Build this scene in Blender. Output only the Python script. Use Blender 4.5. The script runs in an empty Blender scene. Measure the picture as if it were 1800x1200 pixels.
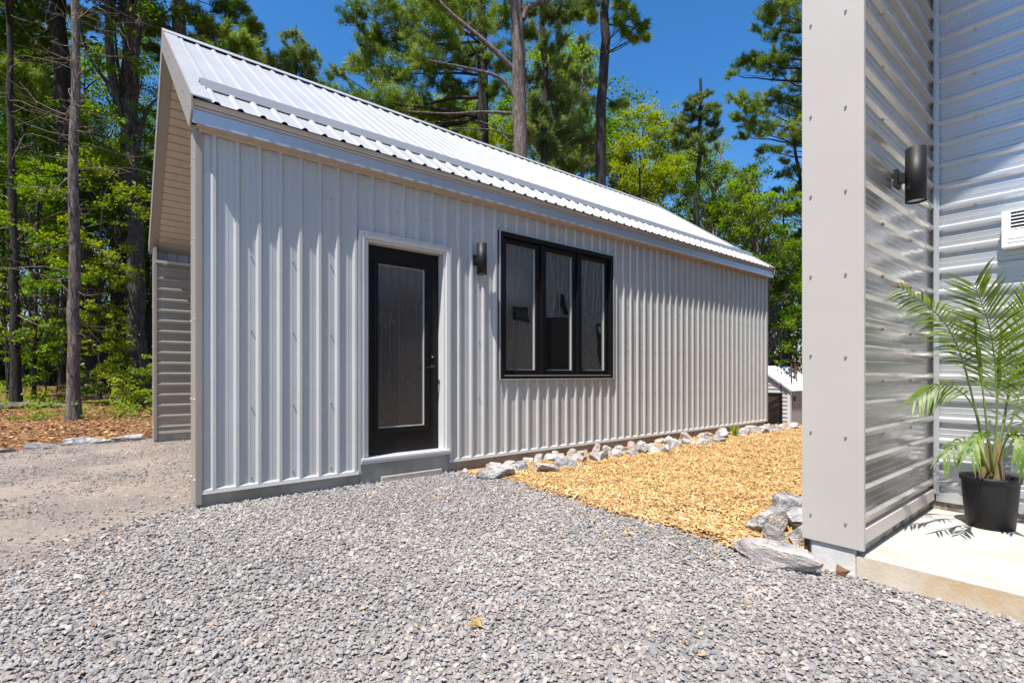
import bpy, math, random
import numpy as np
R_ = math.radians
rng = np.random.default_rng(7)
random.seed(7)
S = bpy.context.scene
COL = S.collection

# ------------------------------------------------------------------ survey helpers (metres; X along the shed, Y into it)
FPX, HOR, CAMZ = 876.0, 657.0, 1.10
PSI = math.atan2(705, 876)
FW = (math.sin(PSI), math.cos(PSI)); RT = (math.cos(PSI), -math.sin(PSI))
def ray(px, py):
    u = px-900.0
    return (FW[0]*FPX+RT[0]*u, FW[1]*FPX+RT[1]*u, HOR-py)
def at(px, py, dep):
    a = ray(px, py); t = dep/FPX
    return np.array((a[0]*t, a[1]*t, a[2]*t+CAMZ))
def onX(px, py, X):
    a = ray(px, py); t = X/a[0]; return (X, a[1]*t, a[2]*t+CAMZ)
def onY(px, py, Y):
    a = ray(px, py); t = Y/a[1]; return (a[0]*t, Y, a[2]*t+CAMZ)
def sm(a, b, x):
    t = np.clip((x-a)/(b-a), 0, 1); return t*t*(3-2*t)
def gz(x, y):
    """ground height"""
    x = np.asarray(x, float); y = np.asarray(y, float)
    z = 0.02+0.045*sm(2.0, 4.2, y)
    z = z-0.075*sm(2.6, 1.2, y)*sm(1.2, 3.2, x)
    z = z-1.78*sm(10.4, 16.5, x)*sm(-6, -2, y)
    dep = FW[0]*x+FW[1]*y
    z = z+0.45*sm(10.5, 20, dep)*sm(2.5, 0.0, x)
    return z

# ------------------------------------------------------------------ mesh helpers
def tag(o, label=None, cat=None, group=None, kind=None):
    if label: o['label'] = label
    if cat: o['category'] = cat
    if group: o['group'] = group
    if kind: o['kind'] = kind
    return o
def empty(name, loc=(0, 0, 0), label=None, cat=None, group=None):
    o = bpy.data.objects.new(name, None); COL.objects.link(o)
    o.location = loc; o.empty_display_size = .2
    return tag(o, label, cat, group)
def wloc(o):
    v = np.zeros(3)
    while o is not None:
        v = v+np.array(o.location); o = o.parent
    return v
def unit(v):
    v = np.asarray(v, float); return v/max(np.linalg.norm(v), 1e-9)
class MB:
    def __init__(s): s.v = []; s.f = []; s.m = []; s.sm = []
    def add(s, vs, fs, mi=0, smooth=False):
        b = len(s.v); s.v += [tuple(map(float, p)) for p in vs]
        for f in fs:
            s.f.append(tuple(i+b for i in f)); s.m.append(mi); s.sm.append(smooth)
    def quad(s, a, b, c, d, mi=0): s.add([a, b, c, d], [(0, 1, 2, 3)], mi)
    def box(s, x0, x1, y0, y1, z0, z1, mi=0):
        s.add([(x0, y0, z0), (x1, y0, z0), (x1, y1, z0), (x0, y1, z0), (x0, y0, z1), (x1, y0, z1), (x1, y1, z1), (x0, y1, z1)],
              [(0, 3, 2, 1), (4, 5, 6, 7), (0, 1, 5, 4), (1, 2, 6, 5), (2, 3, 7, 6), (3, 0, 4, 7)], mi)
    def prism(s, poly, d, mi=0):
        """poly: 3-D points in a plane, swept by vector d"""
        n = len(poly); p = [np.asarray(q, float) for q in poly]; d = np.asarray(d, float)
        s.add(p+[q+d for q in p], [tuple(range(n))[::-1], tuple(range(n, 2*n))]+[(i, (i+1) % n, n+(i+1) % n, n+i) for i in range(n)], mi)
    def tube(s, pts, rad, n=8, mi=0, cap=True, smooth=True):
        pts = [np.asarray(p, float) for p in pts]; m = len(pts)
        if not hasattr(rad, '__len__'): rad = [rad]*m
        vs = []; up = np.array((0.3, 0.2, 1.0))
        t0 = unit(pts[1]-pts[0]); a = np.cross(t0, up)
        if np.linalg.norm(a) < 1e-3: a = np.cross(t0, (1, 0, 0))
        a = unit(a)
        for i in range(m):
            t = unit(pts[min(i+1, m-1)]-pts[max(i-1, 0)])
            a = unit(a-t*np.dot(a, t)); b = np.cross(t, a)
            for k in range(n):
                w = 2*math.pi*k/n
                vs.append(pts[i]+(a*math.cos(w)+b*math.sin(w))*rad[i])
        fs = [(i*n+k, i*n+(k+1) % n, (i+1)*n+(k+1) % n, (i+1)*n+k) for i in range(m-1) for k in range(n)]
        s.add(vs, fs, mi, smooth)
        if cap:
            s.add(vs[:n], [tuple(range(n))[::-1]], mi); s.add(vs[-n:], [tuple(range(n))], mi)
    def lathe(s, prof, c, n=32, mi=0, axis=(0, 0, 1), smooth=True):
        ax = unit(axis); u = unit(np.cross(ax, (0.3, 1, 0.2))); w = np.cross(ax, u); c = np.asarray(c, float)
        vs = [c+ax*h+(u*math.cos(2*math.pi*k/n)+w*math.sin(2*math.pi*k/n))*r for r, h in prof for k in range(n)]
        fs = [(i*n+k, i*n+(k+1) % n, (i+1)*n+(k+1) % n, (i+1)*n+k) for i in range(len(prof)-1) for k in range(n)]
        s.add(vs, fs, mi, smooth)
        for i, rev in ((0, True), (len(prof)-1, False)):
            if prof[i][0] > 1e-4:
                q = list(range(n)); s.add(vs[i*n:(i+1)*n], [tuple(q[::-1] if rev else q)], mi)
    def build(s, name, mats, parent=None, bevel=0):
        o0 = wloc(parent)
        me = bpy.data.meshes.new(name)
        me.from_pydata([(a-o0[0], b-o0[1], c-o0[2]) for a, b, c in s.v], [], s.f)
        if not isinstance(mats, (list, tuple)): mats = [mats]
        for m in mats: me.materials.append(m)
        me.polygons.foreach_set('material_index', s.m); me.polygons.foreach_set('use_smooth', s.sm)
        me.update()
        o = bpy.data.objects.new(name, me); COL.objects.link(o)
        if parent is not None: o.parent = parent
        if bevel:
            b = o.modifiers.new('edge', 'BEVEL'); b.width = bevel; b.segments = 2; b.limit_method = 'ANGLE'; b.angle_limit = R_(40)
        return o
def npmesh(name, V, k, mat, parent=None, tint=None, faces=None):
    """V: (n*k,3) polygons of k corners each (or faces: (m,k) index array)"""
    V = np.asarray(V, np.float32); o0 = wloc(parent).astype(np.float32); V = V-o0
    me = bpy.data.meshes.new(name)
    if faces is None: faces = np.arange(len(V)).reshape(-1, k)
    nf = len(faces)
    me.vertices.add(len(V)); me.vertices.foreach_set('co', V.ravel())
    me.loops.add(nf*k); me.loops.foreach_set('vertex_index', faces.astype(np.int32).ravel())
    me.polygons.add(nf); me.polygons.foreach_set('loop_start', (np.arange(nf)*k).astype(np.int32))
    me.polygons.foreach_set('use_smooth', np.zeros(nf, bool))
    if tint is not None:
        me.attributes.new('tint', 'FLOAT', 'FACE').data.foreach_set('value', np.asarray(tint, np.float32))
    me.update(calc_edges=True)
    me.materials.append(mat)
    o = bpy.data.objects.new(name, me); COL.objects.link(o)
    if parent is not None: o.parent = parent
    return o

# ------------------------------------------------------------------ materials
def mat(name):
    m = bpy.data.materials.new(name); m.use_nodes = True
    return m, m.node_tree.nodes, m.node_tree.links, m.node_tree.nodes['Principled BSDF']
def nn(N, t, **kw):
    n = N.new(t)
    for k, v in kw.items():
        if k in n.inputs: n.inputs[k].default_value = v
        else: setattr(n, k, v)
    return n
def ramp(N, stops):
    r = N.new('ShaderNodeValToRGB'); e = r.color_ramp.elements
    while len(e) < len(stops): e.new(0.5)
    for i, (p, c) in enumerate(stops):
        e[i].position = p; e[i].color = (*c, 1) if len(c) == 3 else c
    return r
def plain(name, c1, c2=None, scale=6, rough=.5, metal=0, bump=0, bscale=40, bdist=.01, spec=None, stretch=None, detail=4, rvar=0):
    m, N, L, B = mat(name)
    tc = N.new('ShaderNodeTexCoord'); src = tc.outputs['Object']
    if stretch:
        mp = N.new('ShaderNodeMapping'); mp.inputs['Scale'].default_value = stretch; L.new(src, mp.inputs[0]); src = mp.outputs[0]
    c2 = c2 or c1
    no = nn(N, 'ShaderNodeTexNoise', Scale=scale, Detail=detail); L.new(src, no.inputs['Vector'])
    r = ramp(N, [(.3, c1), (.7, c2)]); L.new(no.outputs[0], r.inputs[0]); L.new(r.outputs[0], B.inputs['Base Color'])
    B.inputs['Roughness'].default_value = rough; B.inputs['Metallic'].default_value = metal
    if spec is not None: B.inputs['Specular IOR Level'].default_value = spec
    if rvar:
        mr = nn(N, 'ShaderNodeMapRange'); mr.inputs[3].default_value = rough-rvar; mr.inputs[4].default_value = rough+rvar
        L.new(no.outputs[0], mr.inputs[0]); L.new(mr.outputs[0], B.inputs['Roughness'])
    if bump:
        n2 = nn(N, 'ShaderNodeTexNoise', Scale=bscale, Detail=6); L.new(src, n2.inputs['Vector'])
        bp = nn(N, 'ShaderNodeBump', Strength=bump, Distance=bdist); L.new(n2.outputs[0], bp.inputs['Height']); L.new(bp.outputs[0], B.inputs['Normal'])
    return m
def metal(name, c, rough=.36, met=.25, oil=.25, oscale=2.2, stretch=(1, 1, 1)):
    """painted steel: faint oil-canning, faint mottling, a little dust"""
    m, N, L, B = mat(name)
    tc = N.new('ShaderNodeTexCoord')
    a = nn(N, 'ShaderNodeTexNoise', Scale=1.4, Detail=5); L.new(tc.outputs['Object'], a.inputs['Vector'])
    b = nn(N, 'ShaderNodeTexNoise', Scale=160, Detail=2); L.new(tc.outputs['Object'], b.inputs['Vector'])
    ad = nn(N, 'ShaderNodeMath', operation='ADD'); L.new(a.outputs[0], ad.inputs[0]); L.new(b.outputs[0], ad.inputs[1])
    r = ramp(N, [(.35, tuple(x*.93 for x in c)), (.68, tuple(min(1, x*1.05) for x in c))])
    h = nn(N, 'ShaderNodeMath', operation='MULTIPLY'); h.inputs[1].default_value = .5; L.new(ad.outputs[0], h.inputs[0]); L.new(h.outputs[0], r.inputs[0])
    L.new(r.outputs[0], B.inputs['Base Color'])
    B.inputs['Metallic'].default_value = met
    mr = nn(N, 'ShaderNodeMapRange'); mr.inputs[3].default_value = rough-.07; mr.inputs[4].default_value = rough+.09
    L.new(a.outputs[0], mr.inputs[0]); L.new(mr.outputs[0], B.inputs['Roughness'])
    o = nn(N, 'ShaderNodeTexNoise', Scale=oscale, Detail=2); mp = N.new('ShaderNodeMapping'); mp.inputs['Scale'].default_value = stretch; L.new(tc.outputs['Object'], mp.inputs[0]); L.new(mp.outputs[0], o.inputs['Vector'])
    bp = nn(N, 'ShaderNodeBump', Strength=oil, Distance=.02); L.new(o.outputs[0], bp.inputs['Height'])
    bp2 = nn(N, 'ShaderNodeBump', Strength=.04, Distance=.002); L.new(b.outputs[0], bp2.inputs['Height']); L.new(bp.outputs[0], bp2.inputs['Normal'])
    L.new(bp2.outputs[0], B.inputs['Normal'])
    return m
def tinted(name, stops, rough=.8, bump=0, bscale=120, spec=.3, transl=0, nz=.0, nscale=30):
    """colour from the per-face 'tint' attribute, optionally speckled and translucent (leaves)"""
    m, N, L, B = mat(name)
    at_ = N.new('ShaderNodeAttribute'); at_.attribute_name = 'tint'
    r = ramp(N, stops); src = at_.outputs['Fac']
    tc = N.new('ShaderNodeTexCoord')
    if nz:
        no = nn(N, 'ShaderNodeTexNoise', Scale=nscale, Detail=4); L.new(tc.outputs['Object'], no.inputs['Vector'])
        mr = nn(N, 'ShaderNodeMapRange'); mr.inputs[3].default_value = -nz; mr.inputs[4].default_value = nz; L.new(no.outputs[0], mr.inputs[0])
        ad = nn(N, 'ShaderNodeMath', operation='ADD'); L.new(src, ad.inputs[0]); L.new(mr.outputs[0], ad.inputs[1]); src = ad.outputs[0]
    L.new(src, r.inputs[0]); L.new(r.outputs[0], B.inputs['Base Color'])
    B.inputs['Roughness'].default_value = rough; B.inputs['Specular IOR Level'].default_value = spec
    if bump:
        n2 = nn(N, 'ShaderNodeTexNoise', Scale=bscale, Detail=5); L.new(tc.outputs['Object'], n2.inputs['Vector'])
        bp = nn(N, 'ShaderNodeBump', Strength=bump, Distance=.004); L.new(n2.outputs[0], bp.inputs['Height']); L.new(bp.outputs[0], B.inputs['Normal'])
    if transl:
        T = N.new('ShaderNodeBsdfTranslucent'); hs = nn(N, 'ShaderNodeHueSaturation', Value=1.5, Saturation=1.1, Hue=.485)
        L.new(r.outputs[0], hs.inputs['Color']); L.new(hs.outputs[0], T.inputs['Color'])
        mx = nn(N, 'ShaderNodeMixShader', Fac=transl); L.new(B.outputs[0], mx.inputs[1]); L.new(T.outputs[0], mx.inputs[2])
        L.new(mx.outputs[0], N['Material Output'].inputs['Surface'])
    return m
M = {}
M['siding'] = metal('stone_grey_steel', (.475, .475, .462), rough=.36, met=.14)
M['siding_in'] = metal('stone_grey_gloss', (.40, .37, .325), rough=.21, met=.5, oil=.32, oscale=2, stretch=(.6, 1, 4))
M['roof'] = metal('galvalume_roof', (.40, .405, .41), rough=.38, met=.25, oil=.15)
M['gable'] = metal('galvalume_gable', (.52, .525, .54), rough=.25, met=.5, oil=.2)
M['fascia'] = metal('fascia_steel', (.50, .52, .54), rough=.34, met=.5)
M['trim'] = metal('taupe_trim', (.445, .405, .362), rough=.42, met=.05, oil=.12)
M['trim_dark'] = metal('shed_taupe_trim', (.29, .25, .21), rough=.45, met=.05, oil=.12)
M['whitetrim'] = metal('pale_trim', (.57, .56, .54), rough=.4, met=.05, oil=.05)
M['vinyl'] = plain('taupe_vinyl', (.47, .385, .305), (.53, .44, .35), scale=9, rough=.55, bump=.15, bscale=90)
M['screw'] = plain('zinc_screw', (.5, .49, .47), rough=.35, metal=.6)
M['black'] = plain('black_paint', (.006, .006, .0065), (.011, .010, .011), scale=30, rough=.28, bump=.05, bscale=300, spec=.22)
M['matte'] = plain('black_powder_coat', (.008, .008, .009), (.014, .014, .015), scale=60, rough=.5, spec=.3, bump=.1, bscale=400)
M['spacer'] = plain('aluminium_bead', (.55, .54, .52), rough=.35, metal=.3)
M['pvc'] = plain('white_plastic', (.74, .74, .73), (.8, .8, .79), rough=.45)
M['dark'] = plain('dark_void', (.01, .01, .01), rough=.9)
M['rust'] = plain('rusty_steel', (.09, .045, .025), (.17, .09, .05), scale=20, rough=.8)
def glass(name, base, ior, wav, wscale=1.5):
    m, N, L, B = mat(name)
    B.inputs['Base Color'].default_value = (*base, 1); B.inputs['Roughness'].default_value = .015; B.inputs['IOR'].default_value = ior
    tc = N.new('ShaderNodeTexCoord'); no = nn(N, 'ShaderNodeTexNoise', Scale=wscale, Detail=1); L.new(tc.outputs['Object'], no.inputs['Vector'])
    bp = nn(N, 'ShaderNodeBump', Strength=1.0, Distance=wav); L.new(no.outputs[0], bp.inputs['Height']); L.new(bp.outputs[0], B.inputs['Normal'])
    return m
M['glass'] = glass('dark_glazing', (.012, .013, .013), 2.8, .010)
M['doorglass'] = glass('dark_door_glazing', (.02, .017, .017), 2.3, .0012, 2)
# concrete
def concrete(name, c1, c2, stain, rough=.85, sscale=2.5, pits=.5):
    m, N, L, B = mat(name)
    tc = N.new('ShaderNodeTexCoord')
    a = nn(N, 'ShaderNodeTexNoise', Scale=7, Detail=8); L.new(tc.outputs['Object'], a.inputs['Vector'])
    r = ramp(N, [(.3, c1), (.72, c2)]); L.new(a.outputs[0], r.inputs[0])
    b = nn(N, 'ShaderNodeTexNoise', Scale=sscale, Detail=6, Distortion=.6); L.new(tc.outputs['Object'], b.inputs['Vector'])
    r2 = ramp(N, [(.46, (0, 0, 0)), (.66, (1, 1, 1))]); L.new(b.outputs[0], r2.inputs[0])
    mx = nn(N, 'ShaderNodeMixRGB'); mx.inputs[2].default_value = (*stain, 1); L.new(r2.outputs[0], mx.inputs[0]); L.new(r.outputs[0], mx.inputs[1])
    v = nn(N, 'ShaderNodeTexVoronoi', Scale=60); L.new(tc.outputs['Object'], v.inputs['Vector'])
    r3 = ramp(N, [(.05, (.45, .43, .4)), (.16, (1, 1, 1))]); L.new(v.outputs[0], r3.inputs[0])
    m2 = nn(N, 'ShaderNodeMixRGB', blend_type='MULTIPLY'); m2.inputs[0].default_value = pits; L.new(mx.outputs[0], m2.inputs[1]); L.new(r3.outputs[0], m2.inputs[2])
    L.new(m2.outputs[0], B.inputs['Base Color']); B.inputs['Roughness'].default_value = rough
    n2 = nn(N, 'ShaderNodeTexNoise', Scale=55, Detail=7); L.new(tc.outputs['Object'], n2.inputs['Vector'])
    bp = nn(N, 'ShaderNodeBump', Strength=.35, Distance=.006); L.new(n2.outputs[0], bp.inputs['Height']); L.new(bp.outputs[0], B.inputs['Normal'])
    return m
M['conc'] = concrete('foundation_concrete', (.32, .285, .245), (.42, .38, .335), (.26, .225, .185))
M['conc_pale'] = concrete('pale_footing', (.52, .50, .47), (.64, .62, .59), (.44, .41, .37), pits=.6)
M['conc_old'] = concrete('weathered_curb', (.34, .31, .25), (.44, .40, .33), (.10, .09, .07), sscale=9, pits=.8)
M['slab_top'] = concrete('patio_top', (.385, .366, .334), (.435, .414, .377), (.325, .303, .27), sscale=1.6, pits=.35)
M['slab_side'] = concrete('patio_edge', (.46, .38, .28), (.56, .48, .37), (.45, .30, .16), sscale=3, pits=.6)
# stone
def rockmat(name, cols, dirv, scale=9):
    m, N, L, B = mat(name)
    tc = N.new('ShaderNodeTexCoord'); mp = N.new('ShaderNodeMapping'); mp.inputs['Rotation'].default_value = dirv; mp.inputs['Scale'].default_value = (1, .6, 1.9)
    L.new(tc.outputs['Object'], mp.inputs[0])
    a = nn(N, 'ShaderNodeTexNoise', Scale=scale, Detail=9, Roughness=.68, Distortion=.9); L.new(mp.outputs[0], a.inputs['Vector'])
    r = ramp(N, [(.36, cols[0]), (.45, cols[1]), (.53, cols[2]), (.62, cols[3])]); L.new(a.outputs[0], r.inputs[0])
    g = nn(N, 'ShaderNodeTexNoise', Scale=130, Detail=3); L.new(tc.outputs['Object'], g.inputs['Vector'])
    r2 = ramp(N, [(.35, (.55, .55, .56)), (.62, (1.15, 1.15, 1.15))]); L.new(g.outputs[0], r2.inputs[0])
    mx = nn(N, 'ShaderNodeMixRGB', blend_type='MULTIPLY'); mx.inputs[0].default_value = .75; L.new(r.outputs[0], mx.inputs[1]); L.new(r2.outputs[0], mx.inputs[2])
    L.new(mx.outputs[0], B.inputs['Base Color']); B.inputs['Roughness'].default_value = .85
    n2 = nn(N, 'ShaderNodeTexNoise', Scale=34, Detail=8, Roughness=.65); L.new(mp.outputs[0], n2.inputs['Vector'])
    bp = nn(N, 'ShaderNodeBump', Strength=1, Distance=.035); L.new(n2.outputs[0], bp.inputs['Height']); L.new(bp.outputs[0], B.inputs['Normal'])
    return m
GR = ((.19, .185, .185), (.40, .385, .37), (.53, .51, .485), (.64, .61, .58))
PK = ((.22, .20, .19), (.44, .39, .355), (.57, .495, .44), (.66, .61, .56))
DK = ((.10, .102, .108), (.22, .218, .225), (.34, .33, .33), (.50, .485, .475))
TN = ((.22, .13, .06), (.45, .28, .14), (.58, .42, .26), (.62, .52, .40))
M['rock_grey'] = rockmat('grey_granite', GR, (.5, .2, .3)); M['rock_pink'] = rockmat('pinkish_granite', PK, (.2, .6, 1.0))
M['rock_dark'] = rockmat('dark_granite', DK, (.9, .1, .4)); M['rock_tan'] = rockmat('tan_stone', TN, (.3, .3, .2))
M['rock_band'] = rockmat('banded_gneiss', ((.13, .13, .135), (.36, .34, .33), (.60, .51, .45), (.70, .64, .59)), (.15, .45, .55), scale=4)
M['gravel'] = tinted('crushed_stone', [(0, (.115, .110, .108)), (.22, (.175, .170, .172)), (.38, (.245, .222, .202)), (.52, (.235, .228, .228)), (.66, (.315, .285, .255)), (.82, (.365, .30, .255)), (1, (.45, .41, .365))], rough=.85, nz=.16, nscale=90)
M['drive_stone'] = tinted('drive_stones', [(0, (.12, .11, .10)), (.5, (.235, .21, .19)), (1, (.38, .335, .295))], rough=.9, nz=.1, nscale=90)
M['chips'] = tinted('cedar_chips', [(0, (.15, .075, .028)), (.3, (.39, .228, .084)), (.7, (.55, .36, .15)), (1, (.68, .53, .32))], rough=.8, nz=.12, nscale=60)
M['litter'] = tinted('fallen_leaves', [(0, (.10, .045, .018)), (.45, (.24, .11, .04)), (.8, (.36, .20, .09)), (1, (.45, .33, .18))], rough=.85)
LEAF = dict(rough=.45, spec=.35, transl=.48)
M['leaf'] = tinted('spring_leaves', [(0, (.035, .090, .006)), (.5, (.115, .215, .012)), (1, (.205, .300, .022))], **LEAF)
M['leaf_yellow'] = tinted('young_yellow_leaves', [(0, (.075, .135, .010)), (.5, (.185, .255, .016)), (1, (.290, .325, .030))], **LEAF)
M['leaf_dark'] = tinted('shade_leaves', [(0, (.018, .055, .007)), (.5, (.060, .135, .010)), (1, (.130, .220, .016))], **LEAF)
M['needle'] = tinted('pine_needles', [(0, (.035, .085, .012)), (.5, (.140, .225, .026)), (1, (.270, .340, .060))], rough=.5, spec=.3, transl=.36)
M['needle_blue'] = tinted('grey_green_needles', [(0, (.034, .075, .022)), (.5, (.125, .185, .044)), (1, (.240, .285, .080))], rough=.5, spec=.3, transl=.36)
M['palm'] = tinted('palm_leaflets', [(0, (.040, .100, .009)), (.5, (.115, .195, .017)), (1, (.205, .270, .040))], rough=.42, spec=.3, transl=.4)
M['palm_stem'] = plain('palm_stem', (.10, .17, .03), (.17, .22, .05), scale=30, rough=.45)
M['palm_base'] = plain('palm_base', (.11, .075, .03), (.24, .17, .07), scale=25, rough=.8, bump=.6, bscale=60, stretch=(1, 1, .3))
M['soil'] = plain('potting_soil', (.015, .011, .008), (.045, .033, .024), scale=60, rough=.95, bump=1, bscale=90)
def barkmat(name, c1, c2, c3):
    m, N, L, B = mat(name)
    tc = N.new('ShaderNodeTexCoord'); mp = N.new('ShaderNodeMapping'); mp.inputs['Scale'].default_value = (1, 1, .22); L.new(tc.outputs['Object'], mp.inputs[0])
    a = nn(N, 'ShaderNodeTexNoise', Scale=17, Detail=8, Roughness=.7, Distortion=.4); L.new(mp.outputs[0], a.inputs['Vector'])
    r = ramp(N, [(.34, c1), (.5, c2), (.68, c3)]); L.new(a.outputs[0], r.inputs[0]); L.new(r.outputs[0], B.inputs['Base Color'])
    B.inputs['Roughness'].default_value = .9; B.inputs['Specular IOR Level'].default_value = .2
    bp = nn(N, 'ShaderNodeBump', Strength=1, Distance=.05); L.new(a.outputs[0], bp.inputs['Height']); L.new(bp.outputs[0], B.inputs['Normal'])
    return m
M['bark'] = barkmat('grey_brown_bark', (.045, .036, .032), (.135, .108, .095), (.27, .235, .215))
M['bark_dark'] = barkmat('dark_bark', (.012, .010, .009), (.036, .030, .027), (.075, .064, .056))
M['bark_mid'] = barkmat('furrowed_grey_bark', (.02, .017, .015), (.065, .055, .048), (.15, .13, .115))
M['bark_red'] = barkmat('red_pine_bark', (.045, .033, .028), (.135, .105, .09), (.24, .20, .175))
M['deadwood'] = barkmat('dead_wood', (.10, .075, .055), (.22, .165, .125), (.36, .29, .23))
# ground sheet: three real surfaces side by side, weights stored per vertex
def groundmat():
    m, N, L, B = mat('ground_surface')
    tc = N.new('ShaderNodeTexCoord')
    def layer(stops, sc, det=8):
        a = nn(N, 'ShaderNodeTexNoise', Scale=sc, Detail=det, Roughness=.7); L.new(tc.outputs['Object'], a.inputs['Vector'])
        r = ramp(N, stops); L.new(a.outputs[0], r.inputs[0]); return r, a
    soil, a1 = layer([(.3, (.05, .028, .014)), (.5, (.17, .085, .036)), (.7, (.30, .17, .08))], 14)
    drv, a2 = layer([(.28, (.155, .128, .108)), (.5, (.235, .198, .169)), (.72, (.31, .268, .23))], 26, 10)
    # pale worn wheel dust on the drive
    w = nn(N, 'ShaderNodeTexNoise', Scale=1.1, Detail=5); L.new(tc.outputs['Object'], w.inputs['Vector'])
    rw = ramp(N, [(.42, (.82, .82, .84)), (.62, (1.12, 1.1, 1.06))]); L.new(w.outputs[0], rw.inputs[0])
    dm = nn(N, 'ShaderNodeMixRGB', blend_type='MULTIPLY'); dm.inputs[0].default_value = 1; L.new(drv.outputs[0], dm.inputs[1]); L.new(rw.outputs[0], dm.inputs[2])
    grv, a3 = layer([(.3, (.15, .14, .13)), (.6, (.26, .24, .225))], 60)
    chp, a4 = layer([(.3, (.20, .09, .03)), (.6, (.42, .22, .07))], 40)
    out = soil.outputs[0]
    for nm, src in (('w_drive', dm.outputs[0]), ('w_gravel', grv.outputs[0]), ('w_chips', chp.outputs[0])):
        at_ = N.new('ShaderNodeAttribute'); at_.attribute_name = nm
        mx = N.new('ShaderNodeMixRGB'); L.new(at_.outputs['Fac'], mx.inputs[0]); L.new(out, mx.inputs[1]); L.new(src, mx.inputs[2]); out = mx.outputs[0]
    L.new(out, B.inputs['Base Color']); B.inputs['Roughness'].default_value = .95; B.inputs['Specular IOR Level'].default_value = .15
    bp = nn(N, 'ShaderNodeBump', Strength=.7, Distance=.02); L.new(a2.outputs[0], bp.inputs['Height']); L.new(bp.outputs[0], B.inputs['Normal'])
    return m
M['ground'] = groundmat()

# ------------------------------------------------------------------ zones on the ground
CE = np.array([(2.86, 4.6), (2.95, 4.02), (3.06, 3.6), (3.03, 3.2), (3.0, 2.84), (3.04, 2.5), (3.10, 2.2), (3.14, 1.92), (3.16, 1.58), (3.3, 1.15), (3.3, -9)])[::-1]
def chip_x(y): return np.interp(y, CE[:, 1], CE[:, 0])
def wob(x, y, s=1.0): return .5*np.sin(x*3.1*s+1.3)*np.cos(y*2.7*s)+.3*np.sin(x*7.7*s+y*5.1*s)+.2*np.sin(y*13*s-x*9*s)
def drive_d(x, y):            # >0 on the packed drive (left of the gravel)
    return ((y-4.692)-(x-.505)*1.066)*.68+.10*wob(x, y)
def kerb_y(x): return 9.62+.22*(x+.4)+np.where(x < -1.2, (-1.2-x)*-.25, 0)
def zones(x, y):
    dep = FW[0]*x+FW[1]*y
    wd = sm(-.25, .25, drive_d(x, y))*sm(.12, -.12, y-kerb_y(x)-.08*wob(x, y, 2))*sm(12.5, 11.5, x)
    wc = sm(-.07, .07, x-chip_x(y)+.09*wob(x, y, 1.6))*(y < 4.7)*(y > 1.0)*sm(11.2, 10.6, x)
    wg = sm(.25, -.25, drive_d(x, y))*(1-wc)*sm(4.9, 4.6, y)*(x < 12)*sm(-14, -9, y)
    return wd, wg, wc

# ------------------------------------------------------------------ ground
xs = np.unique(np.concatenate([np.linspace(-400, -40, 10), np.linspace(-40, -4, 40), np.arange(-4, 12.01, .1), np.linspace(12, 45, 60), np.linspace(45, 400, 10)]).round(4))
ys = np.unique(np.concatenate([np.linspace(-400, -30, 9), np.linspace(-30, -1, 24), np.arange(-1, 12.01, .1), np.linspace(12, 45, 50), np.linspace(45, 400, 10)]).round(4))
GX, GY = np.meshgrid(xs, ys, indexing='ij')
GZ = gz(GX, GY)+.012*wob(GX*1.3, GY*1.3)*((GX > 3.2)*(GY > 1.3)*(GY < 3.7)+((drive_d(GX, GY) > 0)*1.0)*(GX < .4))
nx, ny = len(xs), len(ys)
I = np.arange(nx*ny).reshape(nx, ny)
Fq = np.stack([I[:-1, :-1], I[1:, :-1], I[1:, 1:], I[:-1, 1:]], -1).reshape(-1, 4)
go = npmesh('ground', np.stack([GX, GY, GZ], -1).reshape(-1, 3), 4, M['ground'], faces=Fq)
wd, wg, wc = zones(GX, GY)
for nm, w in (('w_drive', wd), ('w_gravel', wg), ('w_chips', wc)):
    go.data.attributes.new(nm, 'FLOAT', 'POINT').data.foreach_set('value', w.astype(np.float32).ravel())
go.data.polygons.foreach_set('use_smooth', np.ones(len(go.data.polygons), bool))
tag(go, kind='structure')

# ------------------------------------------------------------------ loose stones and chips
def rotmats(n, tilt):
    a = rng.uniform(0, 2*math.pi, n); ax = rng.uniform(0, 2*math.pi, n); t = rng.normal(0, tilt, n)
    ca, sa = np.cos(a), np.sin(a); z = np.zeros(n); o = np.ones(n)
    Rz = np.stack([np.stack([ca, -sa, z], -1), np.stack([sa, ca, z], -1), np.stack([z, z, o], -1)], -2)
    kx, ky = np.cos(ax), np.sin(ax); c, s_ = np.cos(t), np.sin(t)
    Rt = np.stack([np.stack([c+kx*kx*(1-c), kx*ky*(1-c), ky*s_], -1), np.stack([kx*ky*(1-c), c+ky*ky*(1-c), -kx*s_], -1), np.stack([-ky*s_, kx*s_, c], -1)], -2)
    return Rt@Rz
OCT = np.array([(1, 0, 0), (.3, .95, .1), (-.8, .6, -.1), (-.9, -.45, .1), (.1, -1, 0), (.8, -.6, -.1), (.45, .25, .8), (-.4, .3, .85), (-.1, -.45, .8), (0, 0, -.8)])
OF = np.array([(0, 1, 6), (1, 7, 6), (1, 2, 7), (2, 3, 7), (3, 8, 7), (3, 4, 8), (4, 5, 8), (5, 6, 8), (5, 0, 6), (6, 7, 8),
               (1, 0, 9), (2, 1, 9), (3, 2, 9), (4, 3, 9), (5, 4, 9), (0, 5, 9)])
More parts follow.
